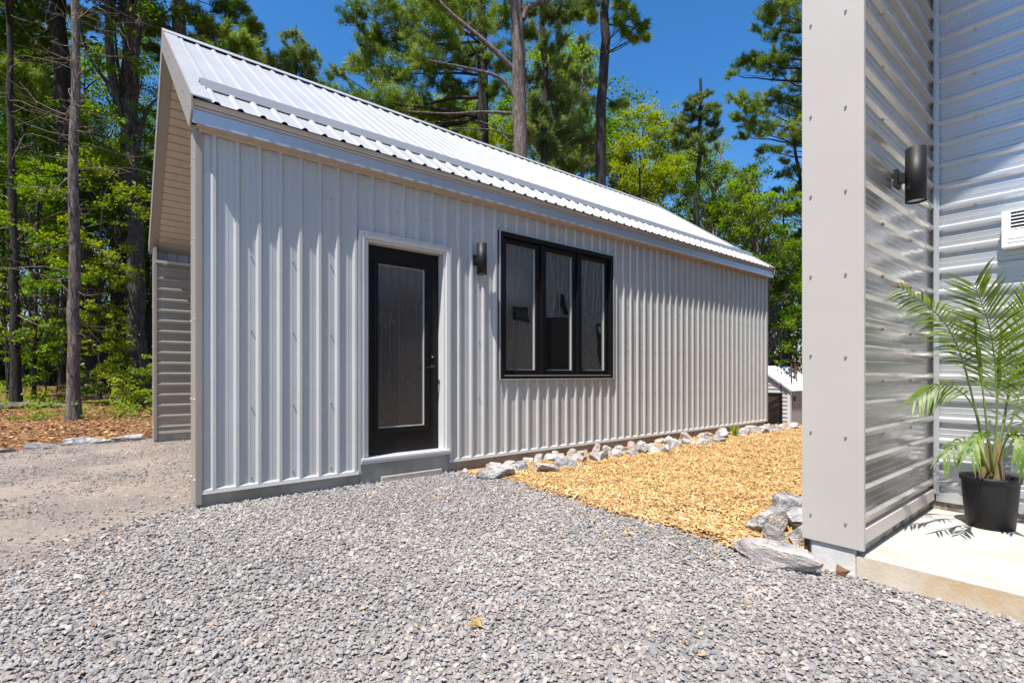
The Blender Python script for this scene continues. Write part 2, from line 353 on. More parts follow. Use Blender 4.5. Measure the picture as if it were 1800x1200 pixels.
def stones(name, P, size, material, flat=.62, tilt=.5):
    n = len(P)
    sc = size[:, None]*np.stack([rng.uniform(.8, 1.35, n), rng.uniform(.7, 1.05, n), rng.uniform(flat*.7, flat*1.3, n)], -1)
    V = OCT[None]*(1+rng.uniform(-.28, .28, (n, 10, 3)))*sc[:, None, :]
    V = np.einsum('nij,nkj->nki', rotmats(n, tilt), V)+P[:, None, :]
    F = (OF[None]+(np.arange(n)*10)[:, None, None]).reshape(-1, 3)
    t = np.clip(rng.normal(.5, .20, n)+.13*wob(P[:, 0]*.55, P[:, 1]*.55), 0, 1)
    return npmesh(name, V.reshape(-1, 3), 3, material, tint=np.repeat(t, len(OF)), faces=F)
def inview(x, y, mrg=.35):
    dep = FW[0]*x+FW[1]*y; u = RT[0]*x+RT[1]*y
    return (dep > .9)*(np.abs(u) < dep*1.03+mrg+.4)
n = 190000
x = rng.uniform(-2.2, 3.42, n); y = rng.uniform(-1.0, 4.75, n)
wd, wg, wc = zones(x, y)
keep = (rng.random(n) < np.clip(wg*(1.0+.35*wob(x*.9+2, y*.9)), 0, 1))*inview(x, y)*~((x > .53)*(y > 4.49)*(y < 4.8))*(x < np.where(y < 1.25, 3.29, 9))
x, y = x[keep], y[keep]
sz = np.clip(rng.lognormal(math.log(.0074), .40, len(x)), .0032, .019)
P = np.stack([x, y, gz(x, y)+rng.uniform(0, .012, len(x))], -1)
tag(stones('gravel', P, sz, M['gravel']), 'loose crushed grey granite gravel spread in front of the metal shed', 'gravel', kind='stuff')
n = 34000
x = rng.uniform(-4, .9, n); y = rng.uniform(3.0, 9.8, n); wd, wg, wc = zones(x, y)
keep = (rng.random(n) < wd*.8)*inview(x, y)*~((x > .45)*(y > 4.45)*(y < 4.82))
x, y = x[keep], y[keep]
sz = np.clip(rng.lognormal(math.log(.0062), .45, len(x)), .003, .02)
tag(stones('drive_stones', np.stack([x, y, gz(x, y)+.001+sz*.2], -1), sz, M['drive_stone']), 'small scattered stones on the packed beige drive left of the shed', 'gravel', kind='stuff')
# wood chips
CUBE = np.array([(-1, -1, -1), (1, -1, -1), (1, 1, -1), (-1, 1, -1), (-1, -1, 1), (1, -1, 1), (1, 1, 1), (-1, 1, 1)], float)
CF = np.array([(0, 3, 2, 1), (4, 5, 6, 7), (0, 1, 5, 4), (1, 2, 6, 5), (2, 3, 7, 6), (3, 0, 4, 7)])
def chips(x, y, lift):
    n = len(x)
    L_ = rng.lognormal(math.log(.0165), .50, n); W_ = rng.uniform(.0028, .0085, n); T_ = rng.uniform(.001, .0025, n)
    V = CUBE[None]*np.stack([L_, W_, T_], -1)[:, None, :]
    V[:, :, 1] *= np.where(CUBE[None, :, 0] > 0, rng.uniform(.3, 1, n)[:, None], 1)
    V = np.einsum('nij,nkj->nki', rotmats(n, .42), V)+np.stack([x, y, gz(x, y)+lift], -1)[:, None, :]
    return V
n = 165000
u = rng.random(n); x = 2.6+8.3*u**1.35; y = rng.uniform(1.15, 4.35, n)
wd, wg, wc = zones(x, y)
keep = (rng.random(n) < np.where(wc > .97, .9, wc**1.5*.6))*inview(x, y)
x, y = x[keep], y[keep]
xs2 = rng.uniform(1.9, 3.0, 260); ys2 = rng.uniform(1.6, 4.0, 260)          # a few strays on the gravel
kk = rng.random(260) < np.exp(-(2.95-xs2)*3.5)
x = np.concatenate([x, xs2[kk]]); y = np.concatenate([y, ys2[kk]])
V = chips(x, y, rng.uniform(.004, .03, len(x))+.016*wob(x*1.3, y*1.3)*(x > 3.2))
F = (CF[None]+(np.arange(len(x))*8)[:, None, None]).reshape(-1, 4)
tag(npmesh('wood_chips', V.reshape(-1, 3), 4, M['chips'], tint=np.repeat(np.clip(rng.normal(.55, .25, len(x)), 0, 1), 6), faces=F),
    'bright orange wood chip mulch spread between the shed and the grey post', 'wood chips', kind='stuff')

# ------------------------------------------------------------------ cladding
PITCH = .1616
RIB = [(0, 0), (.017, .022), (.039, .022), (.056, 0), (.082, 0), (.0845, .0022), (.087, 0), (.119, 0), (.1215, .0022), (.124, 0)]
ROOFP = [(a, b*.78) for a, b in RIB]
VIN = [(0, 0), (.004, -.013), (.015, -.013), (.019, 0)]
def panel(mb, O, Sx, Tx, Nx, s0, s1, t0, t1, phase=0., prof=RIB, pitch=PITCH, mi=0):
    """profiled sheet: corrugation varies along Sx, straight along Tx"""
    O, Sx, Tx, Nx = (np.asarray(v, float) for v in (O, Sx, Tx, Nx))
    full = []; k0 = math.floor((s0-phase)/pitch)-1
    for k in range(k0, math.ceil((s1-phase)/pitch)+2):
        full += [(phase+k*pitch+a, b) for a, b in prof]
    S_ = np.array([f[0] for f in full]); H_ = np.array([f[1] for f in full])
    b = np.unique(np.concatenate([[s0, s1], S_[(S_ > s0+1e-4)*(S_ < s1-1e-4)]])); h = np.interp(b, S_, H_)
    f0 = t0 if callable(t0) else (lambda s: t0); f1 = t1 if callable(t1) else (lambda s: t1)
    lo = [O+Sx*s+Nx*hh+Tx*f0(s) for s, hh in zip(b, h)]; hi = [O+Sx*s+Nx*hh+Tx*f1(s) for s, hh in zip(b, h)]
    n_ = len(b)
    flip = np.dot(np.cross(Sx, Tx), Nx) < 0
    fs = [(i, i+1, n_+i+1, n_+i) for i in range(n_-1)]
    mb.add(lo+hi, [f[::-1] for f in fs] if flip else fs, mi)
def screws(mb, pts, nrm, mi=1, r=.007, h=.010):
    for p in pts: mb.lathe([(r*1.5, 0), (r*1.5, .0015), (r, .0016), (r, h)], p, n=6, mi=mi, axis=nrm, smooth=False)

# ================================================================== THE SHED
X0, X1, YN, YF = .507, 10.05, 4.5, 9.54
ROOF_E, ROOF_Z, SL = 4.37, 3.15, .717
YR = 7.02; ZR = ROOF_Z+SL*(YR-ROOF_E)
TH = math.atan(SL); CT, ST = math.cos(TH), math.sin(TH)
shed = empty('metal_shed', (5.2, 7.0, 0.05), 'long grey ribbed metal shed with white steel gable roof, black glass door and triple window', 'shed')
def zroof(y): return ROOF_Z+SL*((y if y < YR else 2*YR-y)-ROOF_E)
mb = MB()
yn = (0, -1, 0)
base = lambda x0, x1, z0, z1: panel(mb, (0, YN, 0), (1, 0, 0), (0, 0, 1), yn, x0, x1, z0, z1, phase=.60)
base(X0+.01, 1.80, .185, 3.0); base(1.80, 2.76, 2.415, 3.0); base(2.76, 3.415, .185, 3.0)
base(3.415, 5.40, .185, 1.03); base(3.415, 5.40, 2.735, 3.0); base(5.40, X1-.01, .185, 3.0)
pts = []
k = 0
while .565+k*.3232 < X1:
    xx = .565+k*.3232
    for zz in (2.955, 2.67, 2.065, 1.46, .84, .27):
        if not (1.78 < xx < 2.79 and zz < 2.45) and not (3.38 < xx < 5.43 and .98 < zz < 2.78): pts.append((xx, YN-.001, zz+random.uniform(-.006, .006)))
    k += 1
for i in range(24): pts.append((3.46+i*.081, YN-.001, .95)) if i % 4 == 1 else None
screws(mb, pts, yn)
wl = mb.build('wall', [M['siding'], M['screw']], shed)
# back wall, right gable, far wing outer side, recessed left gable
mb = MB()
panel(mb, (0, YF, 0), (1, 0, 0), (0, 0, 1), (0, 1, 0), X0, X1, .185, 3.0)
mb.build('wall', M['siding'], shed)
mb = MB()
ytri = lambda z: max(0.0, (z-3.0)/SL)
panel(mb, (X1, 0, 0), (0, 0, 1), (0, 1, 0), (1, 0, 0), .185, 4.9, lambda z: YN+.005+ytri(z), lambda z: YF-.005-ytri(z))
mb.build('wall', M['siding'], shed)
XG = 2.15
mb = MB()
panel(mb, (XG, 0, 0), (0, 0, 1), (0, 1, 0), (-1, 0, 0), .2, 4.7, lambda z: YN+.3+ytri(z+.22), lambda z: YF-.3-ytri(z+.22))
mb.build('wall', M['siding'], shed)
mb = MB()
panel(mb, (0, YN+.26, 0), (0, 0, 1), (1, 0, 0), (0, 1, 0), .22, 2.79, X0+.04, XG)
mb2 = mb; mb = MB()
panel(mb, (0, YF-.26, 0), (0, 0, 1), (1, 0, 0), (0, -1, 0), .22, 2.79, X0+.04, XG, phase=.262)
screws(mb, [(X0+.12+i*.6, YF-.262, .33+j*.3232) for i in range(3) for j in range(8)], (0, -1, 0))
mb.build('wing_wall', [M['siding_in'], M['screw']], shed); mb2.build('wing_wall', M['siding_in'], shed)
# foundation
mb = MB()
mb.box(X0+.015, X1-.01, YN+.012, YN+.25, -.2, .20); mb.box(X0+.02, XG, YF-.245, YF-.01, -.2, .23)
mb.box(X1-.26, X1-.012, YN+.25, YF-.245, -1.2, .20); mb.box(XG, X1-.262, YF-.245, YF-.01, -.5, .20); mb.box(XG+.01, XG+.2, YN+.25, YF-.245, -.2, .21)
mb.box(1.806, 2.756, YN-.014, YN+.012, -.2, .26)
mb.box(2.0, 2.66, YN-.05, YN-.014, -.2, .125)
mb.build('foundation', M['conc'], shed, bevel=.006)
# base trims
mb = MB()
for a, b in ((X0+.03, 1.815), (2.762, X1-.02)):
    mb.prism([(a, YN-.024, .172), (a, YN+.01, .172), (a, YN+.01, .212), (a, YN-.002, .212), (a, YN-.021, .205)], (b-a, 0, 0))
mb.build('base_trim', M['whitetrim'], shed)
mb = MB(); mb.box(X0+.04, XG, YF-.275, YF-.255, .19, .235); mb.build('base_trim', M['trim'], shed)
# end trims of the two wings (taupe boxes)
def wing_end(y0, y1, ztop, fold):
    q = MB()
    q.box(X0-.004, X0+.008, y0, y1, .10 if y0 < 6 else .10, ztop)
    q.box(X0+.008, X0+.036, y0-.004 if fold < 0 else y0, (y0+.006) if fold < 0 else y0+.012, .10, ztop)
    q.box(X0+.008, X0+.045, y1-.010, y1+.003, .10, ztop)
    screws(q, [(X0-.004, yy, .28+j*.62) for yy in (y0+.05, y1-.05) for j in range(5)], (-1, 0, 0))
    q.build('end_trim', [M['trim_dark'], M['screw']], shed)
wing_end(YN-.022, YN+.27, 3.02, -1)
wing_end(YF-.285, YF+.012, 3.02, 1)
mb = MB(); mb.box(X1-.03, X1+.012, YN-.022, YN-.002, .17, 3.0); mb.box(X1-.002, X1+.022, YN-.022, YN+.06, .17, 3.0)
mb.build('corner_trim', M['trim'], shed)
# soffit + fascia
mb = MB()
mb.prism([(X0, YN+.01, 2.985), (X0, YN-.105, 2.985), (X0, YN-.105, 3.0), (X0, YN+.01, 3.0)], (X1-X0, 0, 0))
for i in range(int((X1-X0)/.06)):                       # vent ridges under the soffit
    mb.box(X0+.02+i*.06, X0+.05+i*.06, YN-.085, YN-.055, 2.979, 2.985)
mb.box(X0+.02, X1-.02, YN-.034, YN-.02, 2.955, 2.985)     # j-trim over the sheets
mb.build('soffit', M['vinyl'], shed)
mb = MB()
a = XL_ = .474; w = X1+.03-a
mb.prism([(a, YN-.106, 2.975), (a, YN-.119, 2.975), (a, YN-.119, 3.075), (a, YN-.106, 3.075)], (w, 0, 0))
mb.prism([(a, YN-.106, 3.075), (a, YN-.116, 3.075), (a, YN-.122, 3.09), (a, YN-.117, 3.105), (a, YN-.124, 3.118), (a, YN-.124, 3.1495), (a, YN-.106, 3.154)], (w, 0, 0), 1)
mb.build('fascia', [M['fascia'], M['vinyl']], shed)
# roof
XL, XRr = .46, 10.085
roof = MB()
LEN = (YR-ROOF_E)/CT
panel(roof, (0, ROOF_E-.012, ROOF_Z-.002), (1, 0, 0), (0, CT, ST), (0, -ST, CT), XL+.035, XRr, 0, LEN, phase=.60, prof=ROOFP)
panel(roof, (0, 2*YR-ROOF_E+.012, ROOF_Z-.002), (1, 0, 0), (0, -CT, ST), (0, ST, CT), XL+.035, XRr, 0, LEN, phase=.60)
# deck below the sheets, inside the fascia
for sg in (1, -1):
    fy = (lambda y: y) if sg > 0 else (lambda y: 2*YR-y)
    roof.prism([(XL+.03, fy(ROOF_E+.012), ROOF_Z-.012), (XL+.03, fy(YR), ZR-.02), (XL+.03, fy(YR), ZR-.15), (XL+.03, fy(ROOF_E+.012), ROOF_Z-.135)], (XRr-XL-.06, 0, 0), 2)
pts = [(XL+.14+i*.3232, ROOF_E+.25+j*.5, zroof(ROOF_E+.25+j*.5)+.003) for i in range(30) for j in range(5)]
screws(roof, pts, (0, -ST, CT), r=.0045, h=.006)
rf = roof.build('roof', [M['roof'], M['screw'], M['dark']], shed)
mb = MB()
for sg in (1, -1):
    fy = (lambda y: y) if sg > 0 else (lambda y: 2*YR-y)
    mb.prism([(XL-.004, fy(YR), ZR+.045), (XL-.004, fy(YR-.17), ZR+.045-.17*SL), (XL-.004, fy(YR-.17), ZR+.039-.17*SL), (XL-.004, fy(YR), ZR+.039)], (XRr-XL+.008, 0, 0))
mb.build('ridge_cap', M['roof'], rf)
# rake trims: flat cap on the sheets + drop face
for XX, sx in ((XL, 1), (XRr, -1)):
    mb = MB()
    for sg in (1, -1):
        fy = (lambda y: y) if sg > 0 else (lambda y: 2*YR-y)
        p = [(XX, fy(ROOF_E-.016), ROOF_Z+.022), (XX, fy(YR), ZR+.034), (XX, fy(YR), ZR-.225), (XX, fy(ROOF_E+.10), ROOF_Z-.185), (XX, fy(ROOF_E-.016), ROOF_Z-.10)]
        mb.prism(p, (sx*.012, 0, 0))
        q = [(XX+sx*.012, fy(ROOF_E-.016), ROOF_Z+.022), (XX+sx*.012, fy(YR), ZR+.034), (XX+sx*.012, fy(YR), ZR+.024), (XX+sx*.012, fy(ROOF_E-.016), ROOF_Z+.012)]
        mb.prism(q, (sx*.12, 0, 0), 1)
        if sx > 0: screws(mb, [(XX, fy(ROOF_E+.12+.42*i), ROOF_Z+SL*(.12+.42*i)-.10) for i in range(6)], (-1, 0, 0), mi=2)
    mb.build('rake_trim', [M['trim_dark'], M['roof'], M['screw']], shed)
# snow guard angle
mb = MB()
yb = 4.73; zb = ROOF_Z+SL*(yb-ROOF_E)
nv = np.array((0, -ST, CT)); tv = np.array((0, CT, ST)); o_ = np.array((0.56, yb, zb))
p0 = o_+nv*.018; 
for xa_, ln in ((0, 2.35), (2.356, 3.5), (5.862, 3.52)):
    b_ = p0+np.array((xa_, 0, 0))
    mb.prism([b_, b_+tv*.055+nv*.058, b_+tv*.135+nv*.004, b_+tv*.135, b_+tv*.057+nv*.054, b_+tv*.004], (ln, 0, 0))
mb.build('snow_guard', M['roof'], rf)
# underside of the roof in the open gable: vinyl planks
mb = MB()
d = .20
for sg in (1, -1):
    fy = (lambda y: y) if sg > 0 else (lambda y: 2*YR-y)
    O = (0, fy(ROOF_E+.10), ROOF_Z-.175); Sx = (0, sg*CT, ST); Nx = (0, sg*ST, -CT)
    panel(mb, O, Sx, (1, 0, 0), Nx, .04, (YR-ROOF_E-.10)/CT, XL+.115, XG+.02, prof=VIN, pitch=.118)
    st = MB(); o2 = np.array(O)+np.array((XL+.013, 0, 0))+np.array(Nx)*.004; st.prism([o2, o2+np.array(Sx)*((YR-ROOF_E-.10)/CT), o2+np.array(Sx)*((YR-ROOF_E-.10)/CT)-np.array(Nx)*.02, o2-np.array(Nx)*.02], (.10, 0, 0)); st.build('rake_return', M['trim_dark'], shed)
mb.build('gable_soffit', M['vinyl'], shed)
for y0_ in (YN+.27, YF-.32):
    mb = MB(); mb.box(X0+.02, XG, y0_, y0_+.05, 2.78, 2.82); mb.build('soffit_trim', M['trim'], shed)

# ---- door
door = empty('door', (2.28, 4.55, .3)); door.parent = shed; door.location = tuple(np.array((2.28, 4.55, .3))-wloc(shed))
mb = MB()   # slab with a framed light
x0, x1, z0, z1, yy = 1.885, 2.70, .315, 2.345, 4.595
gx0, gx1, gz0, gz1 = 2.024, 2.528, .572, 2.172
mb.box(x0, gx0-.03, yy, yy+.04, z0, z1); mb.box(gx1+.03, x1, yy, yy+.04, z0, z1)
mb.box(gx0-.03, gx1+.03, yy, yy+.04, z0, gz0-.03); mb.box(gx0-.03, gx1+.03, yy, yy+.04, gz1+.03, z1)
mb.build('slab', M['black'], door, bevel=.002)
mb = MB()
for a, b, c, e in ((gx0-.045, gx0, gz0-.045, gz1+.045), (gx1, gx1+.045, gz0-.045, gz1+.045), (gx0, gx1, gz0-.045, gz0), (gx0, gx1, gz1, gz1+.045)):
    mb.box(a, b, yy-.014, yy+.012, c, e)
mb.build('glazing_frame', M['black'], door, bevel=.004)
mb = MB()
mb.box(gx1-.008, gx1, yy-.004, yy+.012, gz0, gz1); mb.box(gx0, gx1-.008, yy-.004, yy+.012, gz0, gz0+.008)
mb.box(gx0, gx0+.006, yy+.004, yy+.012, gz0+.008, gz1); mb.box(gx0+.006, gx1-.008, yy+.004, yy+.012, gz1-.006, gz1)
mb.build('glazing_bead', M['spacer'], door)
mb = MB(); mb.box(gx0-.03, gx1+.03, yy+.013, yy+.022, gz0-.03, gz1+.03); mb.build('glass', M['doorglass'], door)
mb = MB()
hc = np.array((2.632, yy, 1.165))
mb.lathe([(.027, 0), (.027, .008), (.022, .011), (.010, .012), (.010, .05)], hc, n=20, axis=(0, -1, 0))
mb.tube([hc+np.array((0, -.047, 0)), hc+np.array((-.03, -.05, .001)), hc+np.array((-.12, -.048, -.002))], [.009, .009, .007], n=8)
mb.build('handle', M['black'], door)
mb = MB(); mb.lathe([(.024, 0), (.024, .010), (.012, .014), (.012, .018)], hc+np.array((0, 0, .10)), n=20, axis=(0, -1, 0)); mb.build('deadbolt', M['black'], door)
mb = MB()  # jambs + brick mould
jx0, jx1, jz1 = 1.80, 2.762, 2.412
for a, b in ((jx0, jx0+.038), (jx1-.038, jx1)):
    mb.box(a, b, YN-.03, YN+.03, .314, jz1)
for a, b, s_ in ((jx0+.038, x0, 1), (x1, jx1-.038, -1)):
    mb.box(a, b, YN-.012 if 0 else YN-.006, 4.65, .30, jz1-.045)
    m_ = a if s_ < 0 else b-.014
    mb.box(m_, m_+.014, YN-.004+.07, 4.594, .315, z1) if 0 else None
mb.box(jx0+.038, jx1-.038, YN-.03, YN+.03, jz1-.045, jz1)
mb.box(x0, x1, YN-.006, 4.65, z1, jz1-.045)
mb.build('frame', M['whitetrim'], door, bevel=.003)
mb = MB()
mb.box(jx0-.02, jx1+.02, YN-.036, YN-.018, jz1, jz1+.022); mb.box(jx0-.02, jx0, YN-.036, YN-.018, .19, jz1); mb.box(jx1, jx1+.02, YN-.036, YN-.018, .22, jz1)
mb.build('edge_trim', M['fascia'], door)
mb = MB(); mb.box(jx0+.002, jx1-.002, YN-.05, 4.64, .288, .314); mb.box(jx0+.002, jx1-.002, YN-.04, YN-.004, .262, .2875)
mb.build('threshold', M['whitetrim'], door, bevel=.003)
# ---- window
win = empty('window', (4.4, 4.5, 1.0)); win.parent = shed; win.location = tuple(np.array((4.4, 4.5, 1.0))-wloc(shed))
wx0, wx1, wz0, wz1 = 3.43, 5.387, 1.043, 2.72
mb = MB()
fr = .055
mb.box(wx0, wx1, YN-.03, YN+.07, wz1-fr, wz1); mb.box(wx0, wx1, YN-.03, YN+.07, wz0, wz0+.035)
mb.box(wx0, wx0+fr, YN-.03, YN+.07, wz0+.035, wz1-fr); mb.box(wx1-fr, wx1, YN-.03, YN+.07, wz0+.035, wz1-fr)
mu = (4.088, 4.722)
for m_ in mu: mb.box(m_-.022, m_+.022, YN-.012, YN+.07, wz0+.035, wz1-fr)
mb.build('window_frame', M['black'], win, bevel=.003)
mb = MB(); mb.box(wx0-.016, wx1+.016, YN-.036, YN-.02, wz1, wz1+.014); mb.box(wx0-.016, wx0, YN-.036, YN-.02, wz0-.012, wz1); mb.box(wx1, wx1+.016, YN-.036, YN-.02, wz0-.012, wz1)
mb.box(wx0, wx1, YN-.036, YN-.02, wz0-.014, wz0)
mb.build('window_trim', M['fascia'], win)
mb = MB(); mb.box(wx0+fr, wx1-fr, YN-.026, YN-.012, wz0+.036, wz0+.043); mb.build('sill_strip', M['spacer'], win)
edges = [wx0+fr, mu[0]-.022, mu[0]+.022, mu[1]-.022, mu[1]+.022, wx1-fr]
for i in range(3):
    a, b = edges[2*i]+.003, edges[2*i+1]-.003; c, e = wz0+.046, wz1-fr-.004
    sw = .058
    q = MB()
    for bx in ((a, a+sw, c, e), (b-sw, b, c, e), (a+sw, b-sw, c, c+sw), (a+sw, b-sw, e-sw, e)):
        q.box(bx[0], bx[1], YN+.012, YN+.062, bx[2], bx[3])
    sash = q.build('sash', M['black'], win, bevel=.003)
    q = MB(); ga, gb, gc, ge = a+sw, b-sw, c+sw, e-sw
    q.box(gb-.011, gb, YN+.034, YN+.052, gc, ge); q.box(ga, gb-.011, YN+.044, YN+.052, gc, gc+.006); q.box(ga, ga+.005, YN+.046, YN+.052, gc+.006, ge); q.box(ga+.005, gb-.011, YN+.046, YN+.052, ge-.005, ge)
    q.build('glazing_bead', M['spacer'], sash)
    q = MB(); q.box(ga-.01, gb+.01, YN+.0525, YN+.058, gc-.01, ge+.01); q.build('pane', M['glass'], sash)

# ================================================================== THE MAIN CABIN (right)
MX0, MYW, MTH = 3.30, .966, .282
XB = 4.942; MEZ = 5.42; MYR = -1.95; MSL = .717; MX1 = 13.5; MYS = -5.15
cab = empty('metal_cabin', (8, -2, 0), 'tall steel clad cabin with flat grey end post and recessed gable wall behind the patio', 'cabin')
mz = lambda y: MEZ+MSL*((MYW+MTH-y) if y > MYR else (MYW+MTH-(2*MYR-y)))
mb = MB()   # wing inner face, horizontal ribs
panel(mb, (0, MYW, 0), (0, 0, 1), (1, 0, 0), (0, -1, 0), .225, MEZ-.1, MX0+.012, XB, phase=.245)
screws(mb, [(MX0+.42+i*.62, MYW-.001, .405+j*.3232) for i in range(2) for j in range(15)], (0, -1, 0))
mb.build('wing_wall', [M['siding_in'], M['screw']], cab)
mb = MB()   # recessed gable wall
panel(mb, (XB, 0, 0), (0, 0, 1), (0, 1, 0), (-1, 0, 0), .17, 7.4, lambda z: MYS+.3+max(0, (z-MEZ+.2)/MSL), lambda z: MYW-.001-max(0, (z-MEZ+.2)/MSL), phase=.235)
screws(mb, [(XB-.001, MYW-.25-i*.61, .395+j*.3232) for i in range(9) for j in range(12)], (-1, 0, 0))
mb.build('wall', [M['gable'], M['screw']], cab)
mb = MB()   # north long wall (seen in the shed windows)
yN = MYW+MTH
doorx = (7.22, 8.14); 
pn = lambda x0, x1, z0, z1: panel(mb, (0, yN, 0), (1, 0, 0), (0, 0, 1), (0, 1, 0), x0, x1, z0, z1)
pn(MX0+.03, 7.18, .16, MEZ-.05); pn(7.18, 8.18, 2.40, MEZ-.05); pn(8.18, MX1, .16, MEZ-.05)
mb.build('wall', M['gable'], cab)
mb = MB()   # rest of the shell
panel(mb, (0, MYS, 0), (1, 0, 0), (0, 0, 1), (0, -1, 0), MX0+.03, MX1, .16, MEZ-.05)
panel(mb, (MX1, 0, 0), (0, 0, 1), (0, 1, 0), (1, 0, 0), .16, 7.4, lambda z: MYS+max(0, (z-MEZ+.1)/MSL), lambda z: yN-max(0, (z-MEZ+.1)/MSL))
panel(mb, (0, MYS+MTH, 0), (0, 0, 1), (1, 0, 0), (0, 1, 0), .2, MEZ-.1, MX0+.012, XB)
mb.build('wall', M['siding'], cab)
# end posts
def post(y0, y1):
    q = MB()
    q.box(MX0-.012, MX0, y0-.027, y1+.012, .105, MEZ-.05)
    q.box(MX0, MX0+.012, y0-.027, y0-.0, .105, MEZ-.05); q.box(MX0, MX0+.05, y1+.002, y1+.012, .105, MEZ-.05)
    zz = [.26+.0, .755, 1.215, 1.69, 2.17, 2.65, 3.2]
    screws(q, [(MX0-.012, y1-.037, z) for z in zz]+[(MX0-.012, y0+.062, z-.015) for z in zz], (-1, 0, 0), r=.006, h=.009)
    q.build('end_trim', [M['trim'], M['screw']], cab)
post(MYW, MYW+MTH); post(MYS, MYS+MTH)
mb = MB(); mb.box(XB-.034, XB-.02, MYW-.05, MYW-.02, .19, MEZ-.2); mb.box(XB-.05, XB-.034, MYW-.034, MYW-.02, .19, MEZ-.2); mb.build('corner_trim', M['gable'], cab)
mb = MB()
mb.prism([(MX0+.012, MYW-.026, .142), (MX0+.012, MYW+.01, .142), (MX0+.012, MYW+.01, .226), (MX0+.012, MYW-.003, .226), (MX0+.012, MYW-.022, .218)], (XB-MX0-.06, 0, 0))
mb.build('base_trim', M['trim'], cab)
mb = MB(); mb.box(XB-.026, XB+.005, MYS+.3, MYW-.03, .13, .2); mb.build('base_trim', M['gable'], cab)
mb = MB()
mb.box(MX0+.03, XB+.2, MYW+.012, yN-.012, -.3, .143)
mb.box(XB-.008, XB+.2, MYS+.28, MYW+.012, -.3, .135)
mb.box(XB+.2, MX1-.02, yN-.2, yN-.012, -.9, .16)
mb.build('curb', M['conc_old'], cab)
mb = MB(); mb.box(MX0+.003, MX0+.03, MYW+.018, yN-.03, -.4, .104); mb.build('footing', M['conc_pale'], cab, bevel=.01)
# roof of the cabin with its rake
mb = MB()
XR0 = MX0-.04
for sg in (1, -1):
    fy = (lambda y: y) if sg > 0 else (lambda y: 2*MYR-y)
    e0 = yN+.02
    mb.prism([(XR0, fy(e0), MEZ), (XR0, fy(MYR), mz(MYR)+.014), (XR0, fy(MYR), mz(MYR)+.2), (XR0, fy(e0), MEZ+.19)], (MX1-XR0+.04, 0, 0))
    panel(mb, (0, fy(e0+.03), MEZ+.176), (1, 0, 0), (0, -sg*CT, ST), (0, sg*ST, CT), XR0-.01, MX1+.05, 0, (e0+.03-MYR)/CT)
mb.build('roof', M['roof'], cab)
# north wall fittings
cd = MB(); cd.box(7.2, 8.16, yN-.05, yN+.005, .16, 2.40); cd.box(7.18, 7.24, yN-.02, yN+.03, .16, 2.40); cd.box(8.12, 8.18, yN-.02, yN+.03, .16, 2.40); cd.box(7.24, 8.12, yN-.02, yN+.03, 2.33, 2.40)
cd.build('door', M['black'], cab)
q = MB(); q.box(6.30, 6.80, yN-.01, yN+.03, 2.14, 2.46); wf = q.build('window', M['black'], cab)
q = MB(); q.box(6.35, 6.75, yN+.03, yN+.034, 2.2, 2.42); q.build('pane', M['glass'], wf)
q = MB(); q.box(8.95, 9.75, yN-.01, yN+.03, .5, 2.25); wf = q.build('window', M['black'], cab)
q = MB(); q.box(9.02, 9.68, yN+.03, yN+.034, .57, 2.18); q.build('pane', M['glass'], wf)

# patio
mb = MB()
mb.box(MX0+.004, XB-.01, -4.9, MYW+.014, -.35, .062, 1)
mb.box(MX0+.0055, XB-.012, -4.9, MYW+.005, .0625, .067, 0)
o = mb.build('patio', [M['slab_top'], M['slab_side']]); tag(o, kind='structure')

# wall lamps
def lamp(c, wallp, ax, label):
    """up-down cylinder lamp: c = axis centre, ax = unit vector out of the wall"""
    r = empty('wall_lamp', wallp, label, 'wall lamp', 'black cylinder wall lamps')
    c = np.asarray(c, float); ax = np.asarray(ax, float); R0, h = .054, .165
    q = MB()
    q.lathe([(R0-.004, -h+.02), (R0-.004, -h), (R0, -h), (R0, h), (R0-.004, h), (R0-.004, h-.02)], c, n=40)
    q.build('lamp_body', M['matte'], r)
    for sg in (-1, 1):
        q = MB(); q.lathe([(R0-.005, 0), (.001, .001)], c+np.array((0, 0, sg*(h-.012))), n=24, axis=(0, 0, sg)); q.build('lens', M['spacer'], r)
    q = MB(); w = np.asarray(wallp, float); side = np.cross(ax, (0, 0, 1.))
    a = w-side*.05; 
    q.prism([w+side*.05+np.array((0, 0, .055)), w-side*.05+np.array((0, 0, .055)), w-side*.05-np.array((0, 0, .055)), w+side*.05-np.array((0, 0, .055))], ax*.022)
    b = w+ax*.0225; e = c-ax*(R0-.003)
    q.prism([b+side*.022+np.array((0, 0, .03)), b-side*.022+np.array((0, 0, .03)), b-side*.022-np.array((0, 0, .03)), b+side*.022-np.array((0, 0, .03))], e-b)
    q.build('mount_plate', M['matte'], r, bevel=.002)
    return r
lamp((3.105, 4.375, 2.335), (3.105, 4.482, 2.335), (0, -1, 0), 'black cylinder wall lamp on the shed between door and window')
lamp((3.915, .843, 2.34), (3.915, .948, 2.34), (0, -1, 0), 'black cylinder wall lamp on the cabin wing behind the grey post')
lamp((7.66, yN+.115, 2.62), (7.66, yN+.018, 2.62), (0, 1, 0), 'black cylinder wall lamp on the cabin reflected in the middle window pane')
